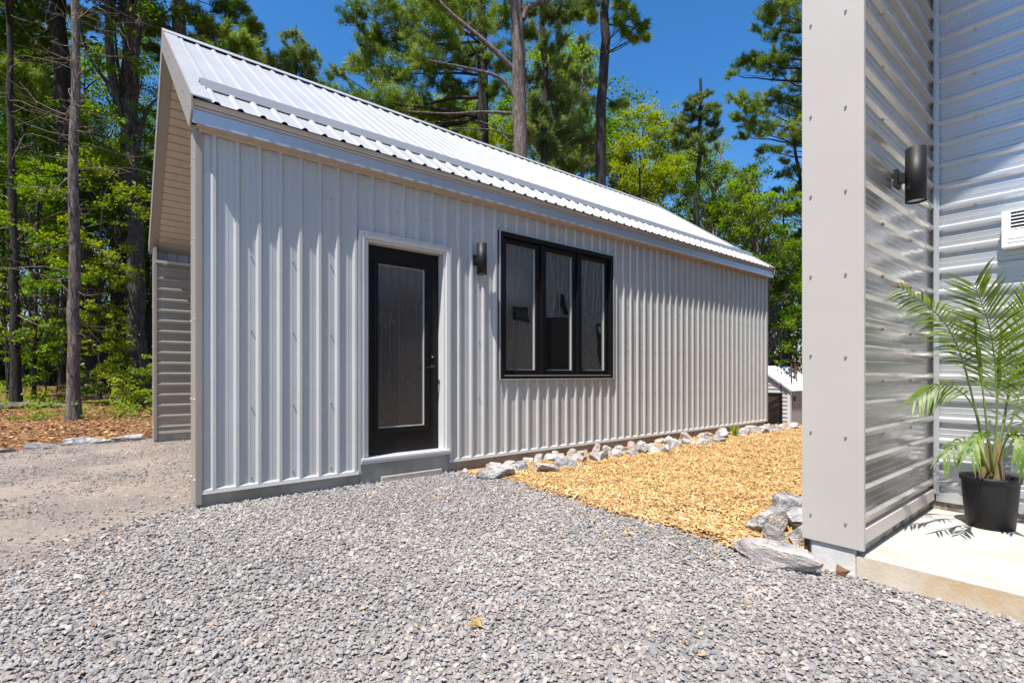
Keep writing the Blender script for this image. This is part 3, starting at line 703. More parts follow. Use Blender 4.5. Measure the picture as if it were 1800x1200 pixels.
# vent hood on the recessed wall
v = empty('wall_vent', (XB-.02, .37, 2.1), 'white louvred plastic vent hood on the recessed steel wall above the palm', 'vent')
q = MB(); vy0, vy1, vz0, vz1 = .19, .566, 1.975, 2.225; xw = XB-.019; xf = XB-.115
q.box(xf, xw, vy0, vy1, vz0, vz0+.012); q.box(xf, xw, vy0, vy1, vz1-.012, vz1); q.box(xf, xw, vy1-.012, vy1, vz0+.012, vz1-.012); q.box(xf, xw, vy0, vy0+.012, vz0+.012, vz1-.012)
q.box(xf, xf+.012, vy0+.012, vy1-.012, vz0+.012, vz0+.115); q.box(xf, xf+.012, vy1-.045, vy1-.012, vz0+.115, vz1-.012); q.box(xf, xf+.012, vy0+.012, vy0+.045, vz0+.115, vz1-.012)
q.box(xf-.003, xf, vy0+.03, vy1-.03, vz0+.03, vz0+.036); q.box(xf-.003, xf, vy0+.03, vy1-.03, vz0+.055, vz0+.061)
q.build('hood', M['pvc'], v, bevel=.002)
q = MB()
for i in range(5):
    z = vz0+.12+i*.0235
    q.prism([(xf+.001, vy0+.046, z), (xf+.02, vy0+.046, z+.012), (xf+.02, vy0+.046, z+.015), (xf+.001, vy0+.046, z+.0035)], (0, vy1-vy0-.092, 0))
q.build('louvres', M['pvc'], v)
q = MB(); q.box(xf+.025, xf+.03, vy0+.013, vy1-.013, vz0+.116, vz1-.013); q.build('back_plate', M['dark'], v)

# ================================================================== POTTED PALM
PC = np.array((4.640, .60, .067))
palm = empty('potted_palm', PC, 'green feather palm in a black plastic pot on the white patio', 'potted plant')
q = MB()
q.lathe([(.120, 0), (.125, .004), (.1475, .30), (.149, .312), (.157, .314), (.159, .342), (.152, .344), (.147, .325), (.143, .30)], PC, n=48)
q.build('pot', M['matte'], palm)
q = MB(); q.lathe([(.1435, .300), (.11, .305), (.06, .313), (.001, .316)], PC, n=32); q.build('soil', M['soil'], palm)
SB = PC+np.array((0, 0, .315))
stem_specs = [((-.022, .022), .032, .22), ((.03, -.025), .038, .27), ((-.008, -.038), .026, .2), ((.0, .04), .018, .22), ((.04, .015), .018, .24)]
for (dx, dy), r0, h in stem_specs:
    b = SB+np.array((dx, dy, -.03)); q = MB()
    zz = np.linspace(0, h+.03, 7); rr = [r0*(1.2-.75*i/6+.06*(i % 2)) for i in range(7)]
    q.tube([b+np.array((dx*1.2*z, dy*1.2*z, z)) for z in zz], rr, n=14); q.build('stem', M['palm_base'], palm)
def bez(ctrl, n):
    """smooth curve through control points (Catmull-Rom)"""
    P = [np.asarray(c, float) for c in ctrl]; P = [2*P[0]-P[1]]+P+[2*P[-1]-P[-2]]
    out = []
    for t in np.linspace(0, len(P)-3-1e-6, n):
        i = int(t); u = t-i; a, b, c, d_ = P[i:i+4]
        out.append(.5*((2*b)+(-a+c)*u+(2*a-5*b+4*c-d_)*u*u+(-a+3*b-3*c+d_)*u**3))
    return np.array(out)
def frond(ctrl, t0, nl, L0, L1, wid=.0062, ang=50, droop=.35, side=None, r0=.008):
    C = bez(ctrl, 40); n_ = len(C); vs = []; tn = []
    q = MB(); q.tube(C[::2], [r0*(1-.8*i/(n_/2)) for i in range(len(C[::2]))], n=6)
    cam = np.array((0, 0, CAMZ))
    for k in range(nl):
        f = t0+(1-t0)*(k+.5)/nl; i = min(int(f*(n_-1)), n_-2); p = C[i]+(C[i+1]-C[i])*(f*(n_-1)-i); t = unit(C[min(i+1, n_-1)]-C[max(i-1, 0)])
        face = unit(side) if side is not None else unit(cam-p)
        for sg in (-1, 1):
            s_ = unit(np.cross(t, face))*sg
            g = (f-t0)/(1-t0); L = (L0+(L1-L0)*g)*(1-.45*max(0, .18-g)/.18)*random.uniform(.88, 1.1)
            a = R_(ang*(1-.45*g)+random.uniform(-6, 6))
            dv = unit(t*math.cos(a)+s_*math.sin(a)+face*random.uniform(-.12, .3)); up = unit(np.cross(dv, np.cross(face, dv)))
            w_ = unit(np.cross(dv, face+np.array((0, 0, .4))))*wid*random.uniform(.8, 1.15)
            pts = []
            for j in range(5):
                u_ = j/4; pos = p+dv*L*u_+np.array((0, 0, -1.))*droop*L*u_*u_
                ww = w_*(.35, 1, .95, .6, .04)[j]
                pts.append((pos-ww, pos+ww))
            tt = np.clip(random.gauss(.55, .22), 0, 1)
            for j in range(4):
                vs += [pts[j][0], pts[j][1], pts[j+1][1], pts[j+1][0]]; tn.append(tt)
    fr_ = q.build('frond', M['palm_stem'], palm)
    npmesh('leaflets', np.array(vs), 4, M['palm'], fr_, tint=tn)
def A(*l): return [at(*p) for p in l]
b0 = SB
frond([b0+np.array((.02, -.01, .1))]+A((1752, 740, 3.36), (1750, 650, 3.33), (1738, 570, 3.27), (1712, 498, 3.18)), .38, 30, .42, .24, ang=55, droop=.12, wid=.007)
frond([b0+np.array((-.02, .02, .08))]+A((1720, 745, 3.30), (1697, 650, 3.23), (1675, 590, 3.16), (1640, 545, 3.07), (1585, 508, 2.98)), .42, 25, .22, .14, ang=50, droop=.4)
frond([b0+np.array((-.03, .02, .06))]+A((1722, 745, 3.28), (1697, 695, 3.2), (1655, 677, 3.1), (1606, 702, 3.02)), .5, 12, .17, .13, ang=50, droop=.6, wid=.007)
frond([b0+np.array((.0, -.01, .08))]+A((1728, 690, 3.33), (1713, 562, 3.30)), .55, 10, .09, .05, ang=8, droop=.0, wid=.008)
frond([b0+np.array((.03, -.02, .08))]+A((1754, 700, 3.35), (1760, 588, 3.34)), .55, 10, .09, .05, ang=8, droop=.0, wid=.008)
frond([b0+np.array((.03, -.03, .08))]+A((1778, 740, 3.30), (1806, 655, 3.24), (1850, 600, 3.18)), .42, 19, .26, .15, droop=.45)
frond([b0+np.array((.03, -.04, .08))]+A((1785, 765, 3.25), (1822, 712, 3.15), (1870, 700, 3.05)), .45, 12, .22, .13, droop=.6)
frond([b0+np.array((.02, -.02, .1))]+A((1768, 720, 3.37), (1786, 610, 3.36), (1808, 520, 3.33)), .42, 22, .30, .17, ang=48, droop=.2)
frond([b0+np.array((-.03, .0, .05))]+A((1718, 785, 3.2), (1690, 775, 3.1), (1656, 800, 3.03)), .4, 8, .15, .10, droop=.8, wid=.007)
frond([b0+np.array((-.02, -.02, .05))]+A((1738, 775, 3.2), (1722, 762, 3.06), (1703, 796, 2.98)), .4, 8, .14, .10, droop=.7, wid=.008)
frond([b0+np.array((.02, -.03, .05))]+A((1768, 775, 3.22), (1788, 765, 3.1), (1803, 805, 3.02)), .4, 8, .14, .10, droop=.7, wid=.008)

tp = at(1583, 505, 2.98); vs = []
for k in range(16):
    a = random.uniform(-.4, 3.6); e = tp+np.array((-.02*math.cos(a)+.03*math.sin(a)*0, .055*math.cos(a), .05*math.sin(a)+.005))*random.uniform(.6, 1.15); w_ = np.array((.002, .001, .003))
    vs += [tp-w_, tp+w_, e+w_*.3, e-w_*.3]
npmesh('dry_tip', np.array(vs), 4, M['litter'], palm, tint=np.zeros(16))
# ================================================================== ROCKS
def icos(sub=3):
    import bmesh
    bm = bmesh.new(); bmesh.ops.create_icosphere(bm, subdivisions=sub, radius=1.0)
    v = np.array([p.co[:] for p in bm.verts]); f = np.array([[q.index for q in fc.verts] for fc in bm.faces]); bm.free(); return v, f
ICV, ICF = icos(4)
def rock(name, c, dims, yaw, tilt, material, label, cat, group, seed, cuts=17):
    r = np.random.default_rng(seed); V = ICV.copy()
    for k in range(cuts):
        d = unit(r.normal(size=3)*(1, 1, .8)); h = r.uniform(.42, .80); e = V@d-h
        V = V-np.outer(np.clip(e, 0, None)*.97, d)
    nz = sum(a*np.sin(V@r.normal(size=3)*w+r.uniform(0, 6)) for a, w in ((.04, 3), (.026, 7), (.020, 13), (.012, 26)))
    V = V*(1+nz[:, None])*np.asarray(dims)
    cx_, sx_ = math.cos(tilt[0]), math.sin(tilt[0]); cy_, sy_ = math.cos(tilt[1]), math.sin(tilt[1]); cz, sz_ = math.cos(yaw), math.sin(yaw)
    Rm = np.array(((cz, -sz_, 0), (sz_, cz, 0), (0, 0, 1)))@np.array(((cy_, 0, sy_), (0, 1, 0), (-sy_, 0, cy_)))@np.array(((1, 0, 0), (0, cx_, -sx_), (0, sx_, cx_)))
    V = V@Rm.T
    o = npmesh(name, V, 3, material, faces=ICF); o.location = c
    o.data.polygons.foreach_set('use_smooth', np.ones(len(ICF), bool))
    try: o.data.set_sharp_from_angle(angle=R_(18))
    except Exception: pass
    return tag(o, label, cat, group)
ORD = ['first', 'second', 'third', 'fourth', 'fifth', 'sixth', 'seventh', 'eighth', 'ninth', 'tenth', 'eleventh', 'twelfth', 'thirteenth', 'fourteenth', 'fifteenth', 'sixteenth', 'seventeenth', 'eighteenth', 'nineteenth', 'twentieth']
for a_, b_ in (('twenty', 'thirtieth'), ('thirty', 'fortieth'), ('forty', 'fiftieth'), ('fifty', 'sixtieth'), ('sixty', 'seventieth')): ORD = ORD+[a_+'-'+w for w in ORD[:9]]+[b_]
# x, y, z centre, width, height, stone
RK = [(2.884, 4.36, .10, .10, .07, 'pink'), (2.965, 4.02, .12, .36, .17, 'grey'), (3.281, 4.34, .13, .20, .09, 'pink'), (3.166, 4.05, .115, .20, .15, 'grey'), (3.487, 4.36, .127, .11, .10, 'pink'),
      (3.404, 4.07, .125, .23, .17, 'dark'), (3.763, 4.37, .131, .14, .10, 'pink'), (3.899, 4.34, .105, .14, .12, 'grey'), (4.035, 4.28, .124, .27, .16, 'grey'), (4.284, 4.37, .155, .13, .09, 'tan'),
      (3.554, 3.88, .11, .25, .15, 'pink'), (3.918, 3.94, .11, .28, .15, 'dark'), (4.454, 4.37, .124, .15, .13, 'pink'), (4.258, 4.05, .12, .20, .16, 'pink'), (4.691, 4.37, .121, .13, .10, 'pink'),
      (4.898, 4.35, .16, .15, .15, 'pink'), (4.477, 3.97, .13, .31, .18, 'grey'), (5.146, 4.36, .116, .13, .11, 'grey'), (4.874, 3.99, .112, .20, .13, 'pink'), (5.371, 4.32, .10, .18, .10, 'grey'),
      (5.581, 4.33, .107, .15, .12, 'pink'), (5.15, 3.96, .10, .23, .11, 'dark'), (5.412, 4.0, .13, .20, .18, 'grey'), (5.687, 4.04, .117, .18, .15, 'pink'), (6.285, 4.37, .126, .16, .12, 'pink'),
      (5.736, 3.88, .11, .24, .14, 'grey'), (6.155, 4.06, .14, .30, .20, 'grey'), (7.023, 4.36, .126, .20, .13, 'pink'), (6.499, 4.03, .115, .20, .14, 'grey'), (6.633, 3.92, .105, .20, .13, 'grey'),
      (7.566, 4.36, .116, .28, .13, 'pink'), (6.957, 3.99, .108, .25, .13, 'grey'), (7.599, 4.10, .135, .30, .19, 'grey'), (7.121, 3.9, .11, .20, .14, 'dark'), (8.164, 4.06, .13, .28, .18, 'grey'),
      (8.725, 4.14, .12, .24, .15, 'pink'), (8.773, 3.99, .12, .22, .16, 'grey'), (9.026, 4.05, .125, .21, .16, 'grey'), (9.3, 3.98, .12, .20, .15, 'grey'), (9.6, 4.05, .115, .20, .14, 'pink'), (9.95, 4.0, .105, .22, .13, 'grey'), (10.3, 4.1, .09, .2, .12, 'pink')]
for k in range(26):
    fx = 3.0+7.2*(k+.5)/26+random.uniform(-.1, .1); RK.append((fx, random.uniform(3.95, 4.36), .1, random.uniform(.11, .19), random.uniform(.08, .13), random.choice(('pink', 'grey', 'grey', 'pink', 'dark'))))
RK.sort(key=lambda r: r[0])
look = dict(grey='grey speckled', pink='pale pinkish', dark='dark grey', tan='tan orange')
for i, (x, y, z, w, h, c) in enumerate(RK):
    big = 'large' if w > .27 else 'small' if w < .15 else 'mid-sized'
    nm = ORD[i]
    rock('rock', (x, y, float(gz(x, y))+h*.26), (w*.70, w*random.uniform(.52, .66), h*.66), random.uniform(-.5, .5), (random.uniform(-.2, .2), random.uniform(-.25, .25)), M['rock_'+c],
         f'{big} {look[c]} rock, {nm} from the door in the border along the shed wall', 'rock', 'rocks along the foot of the shed wall', 100+i)
rock('boulder', (3.14, 1.39, -.02), (.38, .145, .115), math.atan2(-.52, -.06), (.12, -.05), M['rock_band'], 'long flat banded pinkish boulder lying in the gravel at the foot of the post', 'boulder', 'boulders beside the grey post', 401, cuts=20)
rock('boulder', (3.68, 1.63, .02), (.23, .16, .125), -.7, (.1, .15), M['rock_band'], 'olive and pink boulder at the corner of the wood chips, behind the long flat one', 'boulder', 'boulders beside the grey post', 402)
rock('boulder', (3.52, 1.51, .0), (.15, .11, .09), .4, (.2, .1), M['rock_dark'], 'small blue-grey boulder wedged behind the long flat one', 'boulder', 'boulders beside the grey post', 403)
rock('boulder', (4.24, 1.68, .02), (.34, .20, .14), -.3, (.05, .1), M['rock_dark'], 'big dark grey banded boulder half hidden behind the post', 'boulder', 'boulders beside the grey post', 404)
rock('boulder', (3.94, 1.52, .02), (.22, .14, .12), .2, (.1, -.1), M['rock_grey'], 'grey wavy boulder between the olive one and the post', 'boulder', 'boulders beside the grey post', 405)
rock('boulder', (3.63, 1.38, .01), (.22, .11, .11), -.2, (.15, .2), M['rock_band'], 'pale banded boulder tucked right against the concrete footing of the post', 'boulder', 'boulders beside the grey post', 406)
for i, (x, y, L_, w_, h_, yw, lb) in enumerate([(-1.40, 9.35, .68, .15, .12, .06, 'long pale flat kerb stone, leftmost at the edge of the drive'), (-.72, 9.50, .28, .14, .11, .15, 'short flat kerb stone lying between two longer ones'),
                                               (-.22, 9.72, .42, .15, .13, .22, 'grey kerb stone lying in front of the spruce trunk'), (.22, 9.84, .24, .13, .12, .05, 'dark grey kerb stone next to the corner of the shed')]):
    rock('kerb_stone', (x, y, float(gz(x, y))+.004), (L_*1.05, w_, h_*.85), yw, (0, .03), M['rock_dark'], lb, 'kerb stone', 'flat stones edging the drive', 500+i, cuts=14)

# ================================================================== SMALL THINGS ON THE GROUND
# dead leaf by the footing
lp = np.array((3.235, 1.03, float(gz(3.2, 1.03))+.035)); vs = []
for k in range(7):
    a = k*2*math.pi/7; vs.append(lp+np.array((.0, .05*math.cos(a)*(1 if k % 2 else .55), .04*math.sin(a)*(1 if k % 2 else .55)))+np.array((random.uniform(-.015, .015), 0, 0)))
q = MB(); q.add([lp+np.array((-.012, 0, 0))]+vs, [(0, i+1, (i+1) % 7+1) for i in range(7)]); 
tag(q.build('dead_leaf', plain('brown_leaf', (.12, .05, .02), (.2, .09, .04), rough=.8)), 'curled brown dead leaf against the pale concrete footing', 'leaf')
# pine-needle tuft on the gravel
q = MB(); c = np.array((1.22, 1.72, .035))
for k in range(34):
    a = random.uniform(-.9, .9)+2.0; e = c+np.array((math.cos(a)*.075, math.sin(a)*.075, random.uniform(.0, .03)))*random.uniform(.6, 1.1)
    q.tube([c, (c+e)/2+np.array((0, 0, .008)), e], [.0012, .001, .0005], n=3)
q.tube([c+np.array((.02, -.07, -.012)), c], .002, n=5)
tag(q.build('needle_sprig', plain('dry_needles', (.40, .24, .06), (.5, .33, .1), rough=.7)), 'dry yellow pine needle sprig lying on the grey gravel', 'twig')
# brown needles and leaf scraps blown over the gravel
n = 420; x = rng.uniform(-.6, 3.0, n); y = rng.uniform(1.0, 4.4, n); kk = (drive_d(x, y) < .3)*inview(x, y); x, y = x[kk], y[kk]; n = len(x)
a = rng.uniform(0, 6.28, n); L_ = rng.uniform(.012, .05, n); W_ = np.where(rng.random(n) < .7, .0012, .008); P = np.stack([x, y, gz(x, y)+rng.uniform(.014, .022, n)], -1)
u = np.stack([np.cos(a)*L_, np.sin(a)*L_, rng.normal(0, .004, n)], -1)/2; v = np.stack([-np.sin(a)*W_, np.cos(a)*W_, rng.normal(0, .002, n)], -1)
tag(npmesh('needle_litter', np.stack([P-u, P+v, P+u, P-v], 1).reshape(-1, 3), 4, M['litter'], tint=rng.uniform(.3, 1, n)), 'brown pine needles and leaf scraps strewn over the gravel', 'leaf litter', kind='stuff')
# grass tuft among the rocks
gc = np.array((7.85, 4.02, .10)); vs = []; tn = []
for k in range(60):
    a = random.uniform(0, 6.28); L_ = random.uniform(.1, .22); d_ = np.array((math.cos(a), math.sin(a), 0))*random.uniform(.2, .7); w_ = np.array((-math.sin(a), math.cos(a), 0))*.004
    p = gc+np.array((random.uniform(-.05, .05), random.uniform(-.04, .04), 0)); m_ = p+d_*L_*.4+np.array((0, 0, L_*.6)); e = p+d_*L_+np.array((0, 0, L_*.85))
    vs += [p-w_, p+w_, m_+w_, m_-w_, m_-w_, m_+w_, e, e]; tn += [.8, .9]
tag(npmesh('grass_tuft', np.array(vs), 4, M['leaf_yellow'], tint=tn), 'small yellow-green grass tuft growing between the rocks', 'grass tuft')

# ================================================================== SMALL FAR CABIN, HOOK AND CHIME
cc = at(1388, 686, 20); CX, CY, CZ = cc; CG = -1.76
sc = empty('small_cabin', (CX+1.5, CY+1.25, CG), 'small distant metal cabin with white roof and black glazed door beyond the shed', 'cabin')
CW, CL = 2.56, 3.1; CRZ = CZ+CW/2*SL
tri = lambda z: max(0.0, (z-CZ+.02)/SL)
q = MB(); panel(q, (CX, 0, 0), (0, 0, 1), (0, 1, 0), (-1, 0, 0), CG, .30, CY, CY+.27); panel(q, (CX, 0, 0), (0, 0, 1), (0, 1, 0), (-1, 0, 0), .30, CRZ-.05, lambda z: CY+tri(z), lambda z: CY+CW-tri(z)); panel(q, (CX, 0, 0), (0, 0, 1), (0, 1, 0), (-1, 0, 0), CG, .30, CY+1.0, CY+CW)
q.build('wall', M['siding'], sc)
q = MB(); panel(q, (0, CY, 0), (1, 0, 0), (0, 0, 1), (0, -1, 0), CX, CX+CL, CG, CZ); panel(q, (CX+CL, 0, 0), (0, 0, 1), (0, 1, 0), (1, 0, 0), CG, CRZ-.05, lambda z: CY+tri(z), lambda z: CY+CW-tri(z)); panel(q, (0, CY+CW, 0), (1, 0, 0), (0, 0, 1), (0, 1, 0), CX, CX+CL, CG, CZ)
q.build('wall', M['siding_in'], sc)  # darker cladding colour stands in for tree shade on the side wall
q = MB(); q.box(CX-.045, CX-.02, CY-.02, CY+.07, CG, CZ); q.box(CX-.045, CX+.08, CY-.045, CY-.02, CG, CZ); q.build('corner_trim', M['whitetrim'], sc)
q = MB()
for sg in (1, -1):
    fy = (lambda y: y) if sg > 0 else (lambda y: 2*(CY+CW/2)-y)
    q.prism([(CX-.12, fy(CY-.10), CZ-.06), (CX-.12, fy(CY+CW/2), CRZ), (CX-.12, fy(CY+CW/2), CRZ+.07), (CX-.12, fy(CY-.10), CZ+.0)], (CL+.24, 0, 0))
    panel(q, (0, fy(CY-.13), CZ-.012), (1, 0, 0), (0, sg*CT, ST), (0, -sg*ST, CT), CX-.13, CX+CL+.13, 0, (CW/2+.13)/CT)
q.build('roof', M['roof'], sc)
dy0, dy1 = CY+.27, CY+1.0
q = MB(); q.box(CX-.05, CX, dy0, dy0+.11, CG, .30); q.box(CX-.05, CX, dy1-.11, dy1, CG, .30); q.box(CX-.05, CX, dy0+.11, dy1-.11, .19, .30); q.box(CX-.05, CX, dy0+.11, dy1-.11, CG, CG+.2)
dr = q.build('door', M['black'], sc)
q = MB(); q.box(CX-.025, CX-.018, dy0+.11, dy1-.11, CG+.2, .19); q.build('glass', M['doorglass'], dr)
q = MB(); q.lathe([(.10, 0), (.10, .03), (.07, .035), (.001, .03)], (CX+.42, CY-.018, .10), n=20, axis=(0, -1, 0)); q.build('round_vent', M['rust'], sc)
# shepherd's hook
hp = at(1373, 657, 12.6); hx, hy = hp[0], hp[1]; hg = float(gz(hx, hy))
hk = at(1394, 622, 12.6)
q = MB(); top = at(1373, 606, 12.6); arm = hk-at(1373, 622, 12.6)
q.tube([(hx, hy, hg-.1), (hx, hy, top[2]-.1), (hx, hy, top[2])]+[top+arm*f+np.array((0, 0, g)) for f, g in ((.15, .07), (.5, .12), (.85, .06), (1, -.08), (1.1, -.12), (1.25, -.08))], .011, n=6)
tag(q.build('hook_pole', M['black']), 'thin black hook pole standing before the small cabin door', 'hook pole')
hkp = top+arm*1.05+np.array((0, 0, -.11))
ch = empty('wind_chime', hkp, 'rusty wind chime of hanging tubes in front of the small white roof', 'wind chime')
zt = at(1394, 634, 12.6)[2]
q = MB(); q.lathe([(.001, .012), (.085, .012), (.085, 0), (.001, 0)], (hkp[0], hkp[1], zt), n=20); q.build('top_disc', M['deadwood'], ch)
q = MB()
for a in (0, 2.1, 4.2): q.tube([(hkp[0]+.06*math.cos(a), hkp[1]+.06*math.sin(a), zt+.01), hkp], .002, n=3)
q.build('cord', M['dark'], ch)
for k in range(5):
    a = k*2*math.pi/5+.3; px_, py_ = hkp[0]+.065*math.cos(a), hkp[1]+.065*math.sin(a); L_ = (.43, .50, .56, .40, .47)[k]
    q = MB(); q.tube([(px_, py_, zt-.06), (px_, py_, zt-.06-L_)], .014, n=8); q.tube([(px_, py_, zt), (px_, py_, zt-.06)], .002, n=3); q.build('chime_tube', M['rust'], ch)
q = MB(); q.tube([(hkp[0], hkp[1], zt), (hkp[0], hkp[1], zt-.28)], .002, n=3); q.lathe([(.001, -.006), (.035, -.006), (.035, .006), (.001, .006)], (hkp[0], hkp[1], zt-.28), n=16); q.build('clapper', M['rust'], ch)


# ================================================================== TREES
def leafcloud(C, size, rg, flat=.55):
    """C (n,3) leaf centres -> rhombic leaf quads"""
    n = len(C); a = rg.uniform(0, 2*math.pi, n)
    u = np.stack([np.cos(a), np.sin(a), rg.normal(-.25, .45, n)], -1); u /= np.linalg.norm(u, axis=1)[:, None]
    w = np.stack([rg.normal(0, flat, n), rg.normal(0, flat, n), np.ones(n)], -1); v = np.cross(w, u); v /= np.linalg.norm(v, axis=1)[:, None]
    L = (size*rg.uniform(.65, 1.3, n))[:, None]
    return np.stack([C-u*L*.5, C+v*L*.34-u*L*.08, C+u*L*.55, C-v*L*.34-u*L*.08], 1).reshape(-1, 3)
def tufts(C, D, L, rg, k=8, wid=.011):
    n = len(C); C = np.repeat(C, k, 0); D = np.repeat(D, k, 0)
    d = D*.75+rg.normal(0, .55, (n*k, 3)); d /= np.linalg.norm(d, axis=1)[:, None]
    s = np.cross(d, rg.normal(size=(n*k, 3))); s /= np.linalg.norm(s, axis=1)[:, None]+1e-9
    L = (L*rg.uniform(.7, 1.25, n*k))[:, None]
    b = C+rg.normal(0, L*.15, (n*k, 3))
    return np.stack([b-s*wid, b+s*wid, b+d*L], 1).reshape(-1, 3)
def clumps_px(spec, dep, rg, spread=1.0):
    out = []
    for s in spec:
        px, py, rp = s[:3]; dd = s[3] if len(s) > 3 else rg.normal(0, 1)*spread
        d = dep+dd; out.append((*at(px, py, d), rp*d/FPX))
    return out
def fillpx(x0, y0, x1, y1, n, r, rg, dd=1.5):
    out = []
    while len(out) < n:
        a, b = rg.uniform(-1, 1, 2)
        if a*a+b*b <= 1: out.append(((x0+x1)/2+a*(x1-x0)/2, (y0+y1)/2+b*(y1-y0)/2, r*rg.uniform(.6, 1.3), rg.normal(0, dd)))
    return out
def limb(mb, p, q, r0, rg, sag=0.0, n=6, sides=5, wig=.06, mi=0):
    p, q = np.asarray(p, float), np.asarray(q, float); L = np.linalg.norm(q-p); pts = []
    off = rg.normal(0, wig*L, 3)
    for i in range(n):
        t = i/(n-1); pts.append(p+(q-p)*t+off*math.sin(math.pi*t)+np.array((0, 0, -sag*L*math.sin(math.pi*t)))+rg.normal(0, wig*.15*L, 3)*(0 < i < n-1))
    mb.tube(pts, [max(r0*(1-.85*i/(n-1)), .004) for i in range(n)], n=sides, cap=False, mi=mi)
    return pts
def trunk_at(T, z):
    zs = [p[2] for p in T]
    return np.array([np.interp(z, zs, [p[k] for p in T]) for k in range(3)])
def tree(name, label, path, r0, r1, clumps, kind, seed, bark='bark', leafm=None, dens=1.0, size=.11, dead=0, deadlen=1.2, group=None, extra=None, cat='tree', flare=1.35, nlimb=1.0, deadz=None):
    """path: trunk axis points bottom to top; clumps: (x, y, z, r)"""
    rg = np.random.default_rng(seed)
    path = [np.asarray(p, float) for p in path]
    root = empty(name, path[0], label, cat, group)
    C = bez(path, 22) if len(path) > 2 else np.array([path[0]+(path[1]-path[0])*t for t in np.linspace(0, 1, 14)])
    C = C+np.concatenate([np.zeros((1, 3)), rg.normal(0, r0*.12, (len(C)-1, 3))*(1, 1, 0)])
    rr = np.linspace(r0, r1, len(C)); rr[0] *= flare; rr[1] *= 1+(flare-1)*.25
    tb = MB(); tb.tube(C, rr, n=14, cap=False)
    H = C[-1][2]-C[0][2]
    for c in clumps:
        if rg.random() > nlimb: continue
        c = np.asarray(c, float); hd = np.linalg.norm(c[:2]-C[len(C)//2][:2])
        z = c[2]-(hd*.75+.3 if kind == 'leaf' else hd*.12)
        z = min(max(z, C[0][2]+.18*H), C[-1][2]-.05); p = trunk_at(C, z); L = np.linalg.norm(c[:3]-p)
        limb(tb, p, c[:3], min(.012+.013*L, r0*.5), rg, sag=(-.04 if kind == 'leaf' else .05), n=7)
        if kind == 'leaf':
            for _ in range(3): limb(tb, p+(c[:3]-p)*rg.uniform(.45, .8), c[:3]+rg.normal(0, .55, 3)*c[3], .010, rg, n=4, sides=4)
        else:
            for _ in range(4): limb(tb, p+(c[:3]-p)*rg.uniform(.4, .9), c[:3]+rg.normal(0, .5, 3)*c[3]*(1, 1, .4), .009, rg, n=4, sides=3)
    if extra:
        for e in extra: tb.tube(bez(e[0], 14) if len(e[0]) > 2 else e[0], list(np.linspace(e[1], e[2], 14 if len(e[0]) > 2 else 2)), n=10, cap=False)
    if dead:
        z0, z1 = deadz or (C[0][2]+.12*H, C[-1][2]-.5)
        for _ in range(dead):
            z = rg.uniform(z0, z1); p = trunk_at(C, z); a = rg.uniform(0, 2*math.pi); L = deadlen*rg.lognormal(-.2, .5)
            dv = np.array((math.cos(a), math.sin(a), rg.normal(-.05, .25))); q_ = p+dv*L
            pts = limb(tb, p, q_, .008+.005*L, rg, sag=rg.uniform(-.12, .2), n=6, sides=4, wig=.1, mi=1)
            for _k in range(int(rg.integers(1, 5))):
                i = int(rg.integers(2, 6)); limb(tb, pts[i], pts[i]+(dv*.4+rg.normal(0, .45, 3))*L*.45, .005, rg, n=4, sides=3, wig=.12, mi=1)
    o_t = tb.build('trunk', [M[bark], M['deadwood']], root)
    if clumps:
        Vs = []; Ts = []; ax = np.array((C[len(C)//2][0], C[len(C)//2][1]))
        for c in clumps:
            cx, cy, cz, r = c; tc_ = rg.normal(.5, .13)
            if kind == 'leaf':
                k = max(5, int(11*r)); sub = rg.normal(0, .58, (k, 3))*r*(1, 1, .75)
                n = int(dens*1150*r**2/(size/.11)**2)+30; w = rg.integers(0, k, n)
                P = np.array((cx, cy, cz))+sub[w]+rg.normal(0, .27, (n, 3))*r*(1, 1, .5)
                Vs.append(leafcloud(P, size, rg)); Ts.append(tc_+rg.normal(0, .10, k)[w]+rg.normal(0, .16, n))
            else:
                out = unit(np.array((cx-ax[0], cy-ax[1], .0))+1e-3)
                k = max(8, int(22*r)); ss = rg.normal(0, .62, (k, 3))*r*(1, 1, .5)
                n = int(dens*1000*r**1.8)+30; w = rg.integers(0, k, n)
                axv = out*.7+rg.normal(0, .55, (k, 3))*(1, 1, .35)+np.array((0, 0, .28)); axv /= np.linalg.norm(axv, axis=1)[:, None]
                tt_ = rg.uniform(-.45, .75, n)
                P = np.array((cx, cy, cz))+ss[w]*.8+axv[w]*(tt_*r*.8)[:, None]+rg.normal(0, .085, (n, 3))*r
                D = axv[w]*.8+np.array((0, 0, .25))
                Ts.append(np.repeat(tc_+rg.normal(0, .14, k)[w]+rg.normal(0, .12, n), 8)); Vs.append(tufts(P, D, .19*size/.11, rg, wid=.012*size/.11))
        V = np.concatenate(Vs); k = 4 if kind == 'leaf' else 3
        nf = len(V)//k
        tint = np.clip(np.concatenate(Ts), 0, 1)
        npmesh('crown', V, k, M[leafm or ('leaf' if kind == 'leaf' else 'needle')], root, tint=tint)
    return root
def gpt(px, dep, py=0):
    p = at(px, 657, dep); return np.array((p[0], p[1], float(gz(p[0], p[1]))-.05))
def up(px, py, dep): return at(px, py, dep)
G1 = 'trees in the wood left of the shed'; G2 = 'trees standing behind the shed roof'; G3 = 'trees beyond the right end of the shed'
def rgn(s): return np.random.default_rng(s)
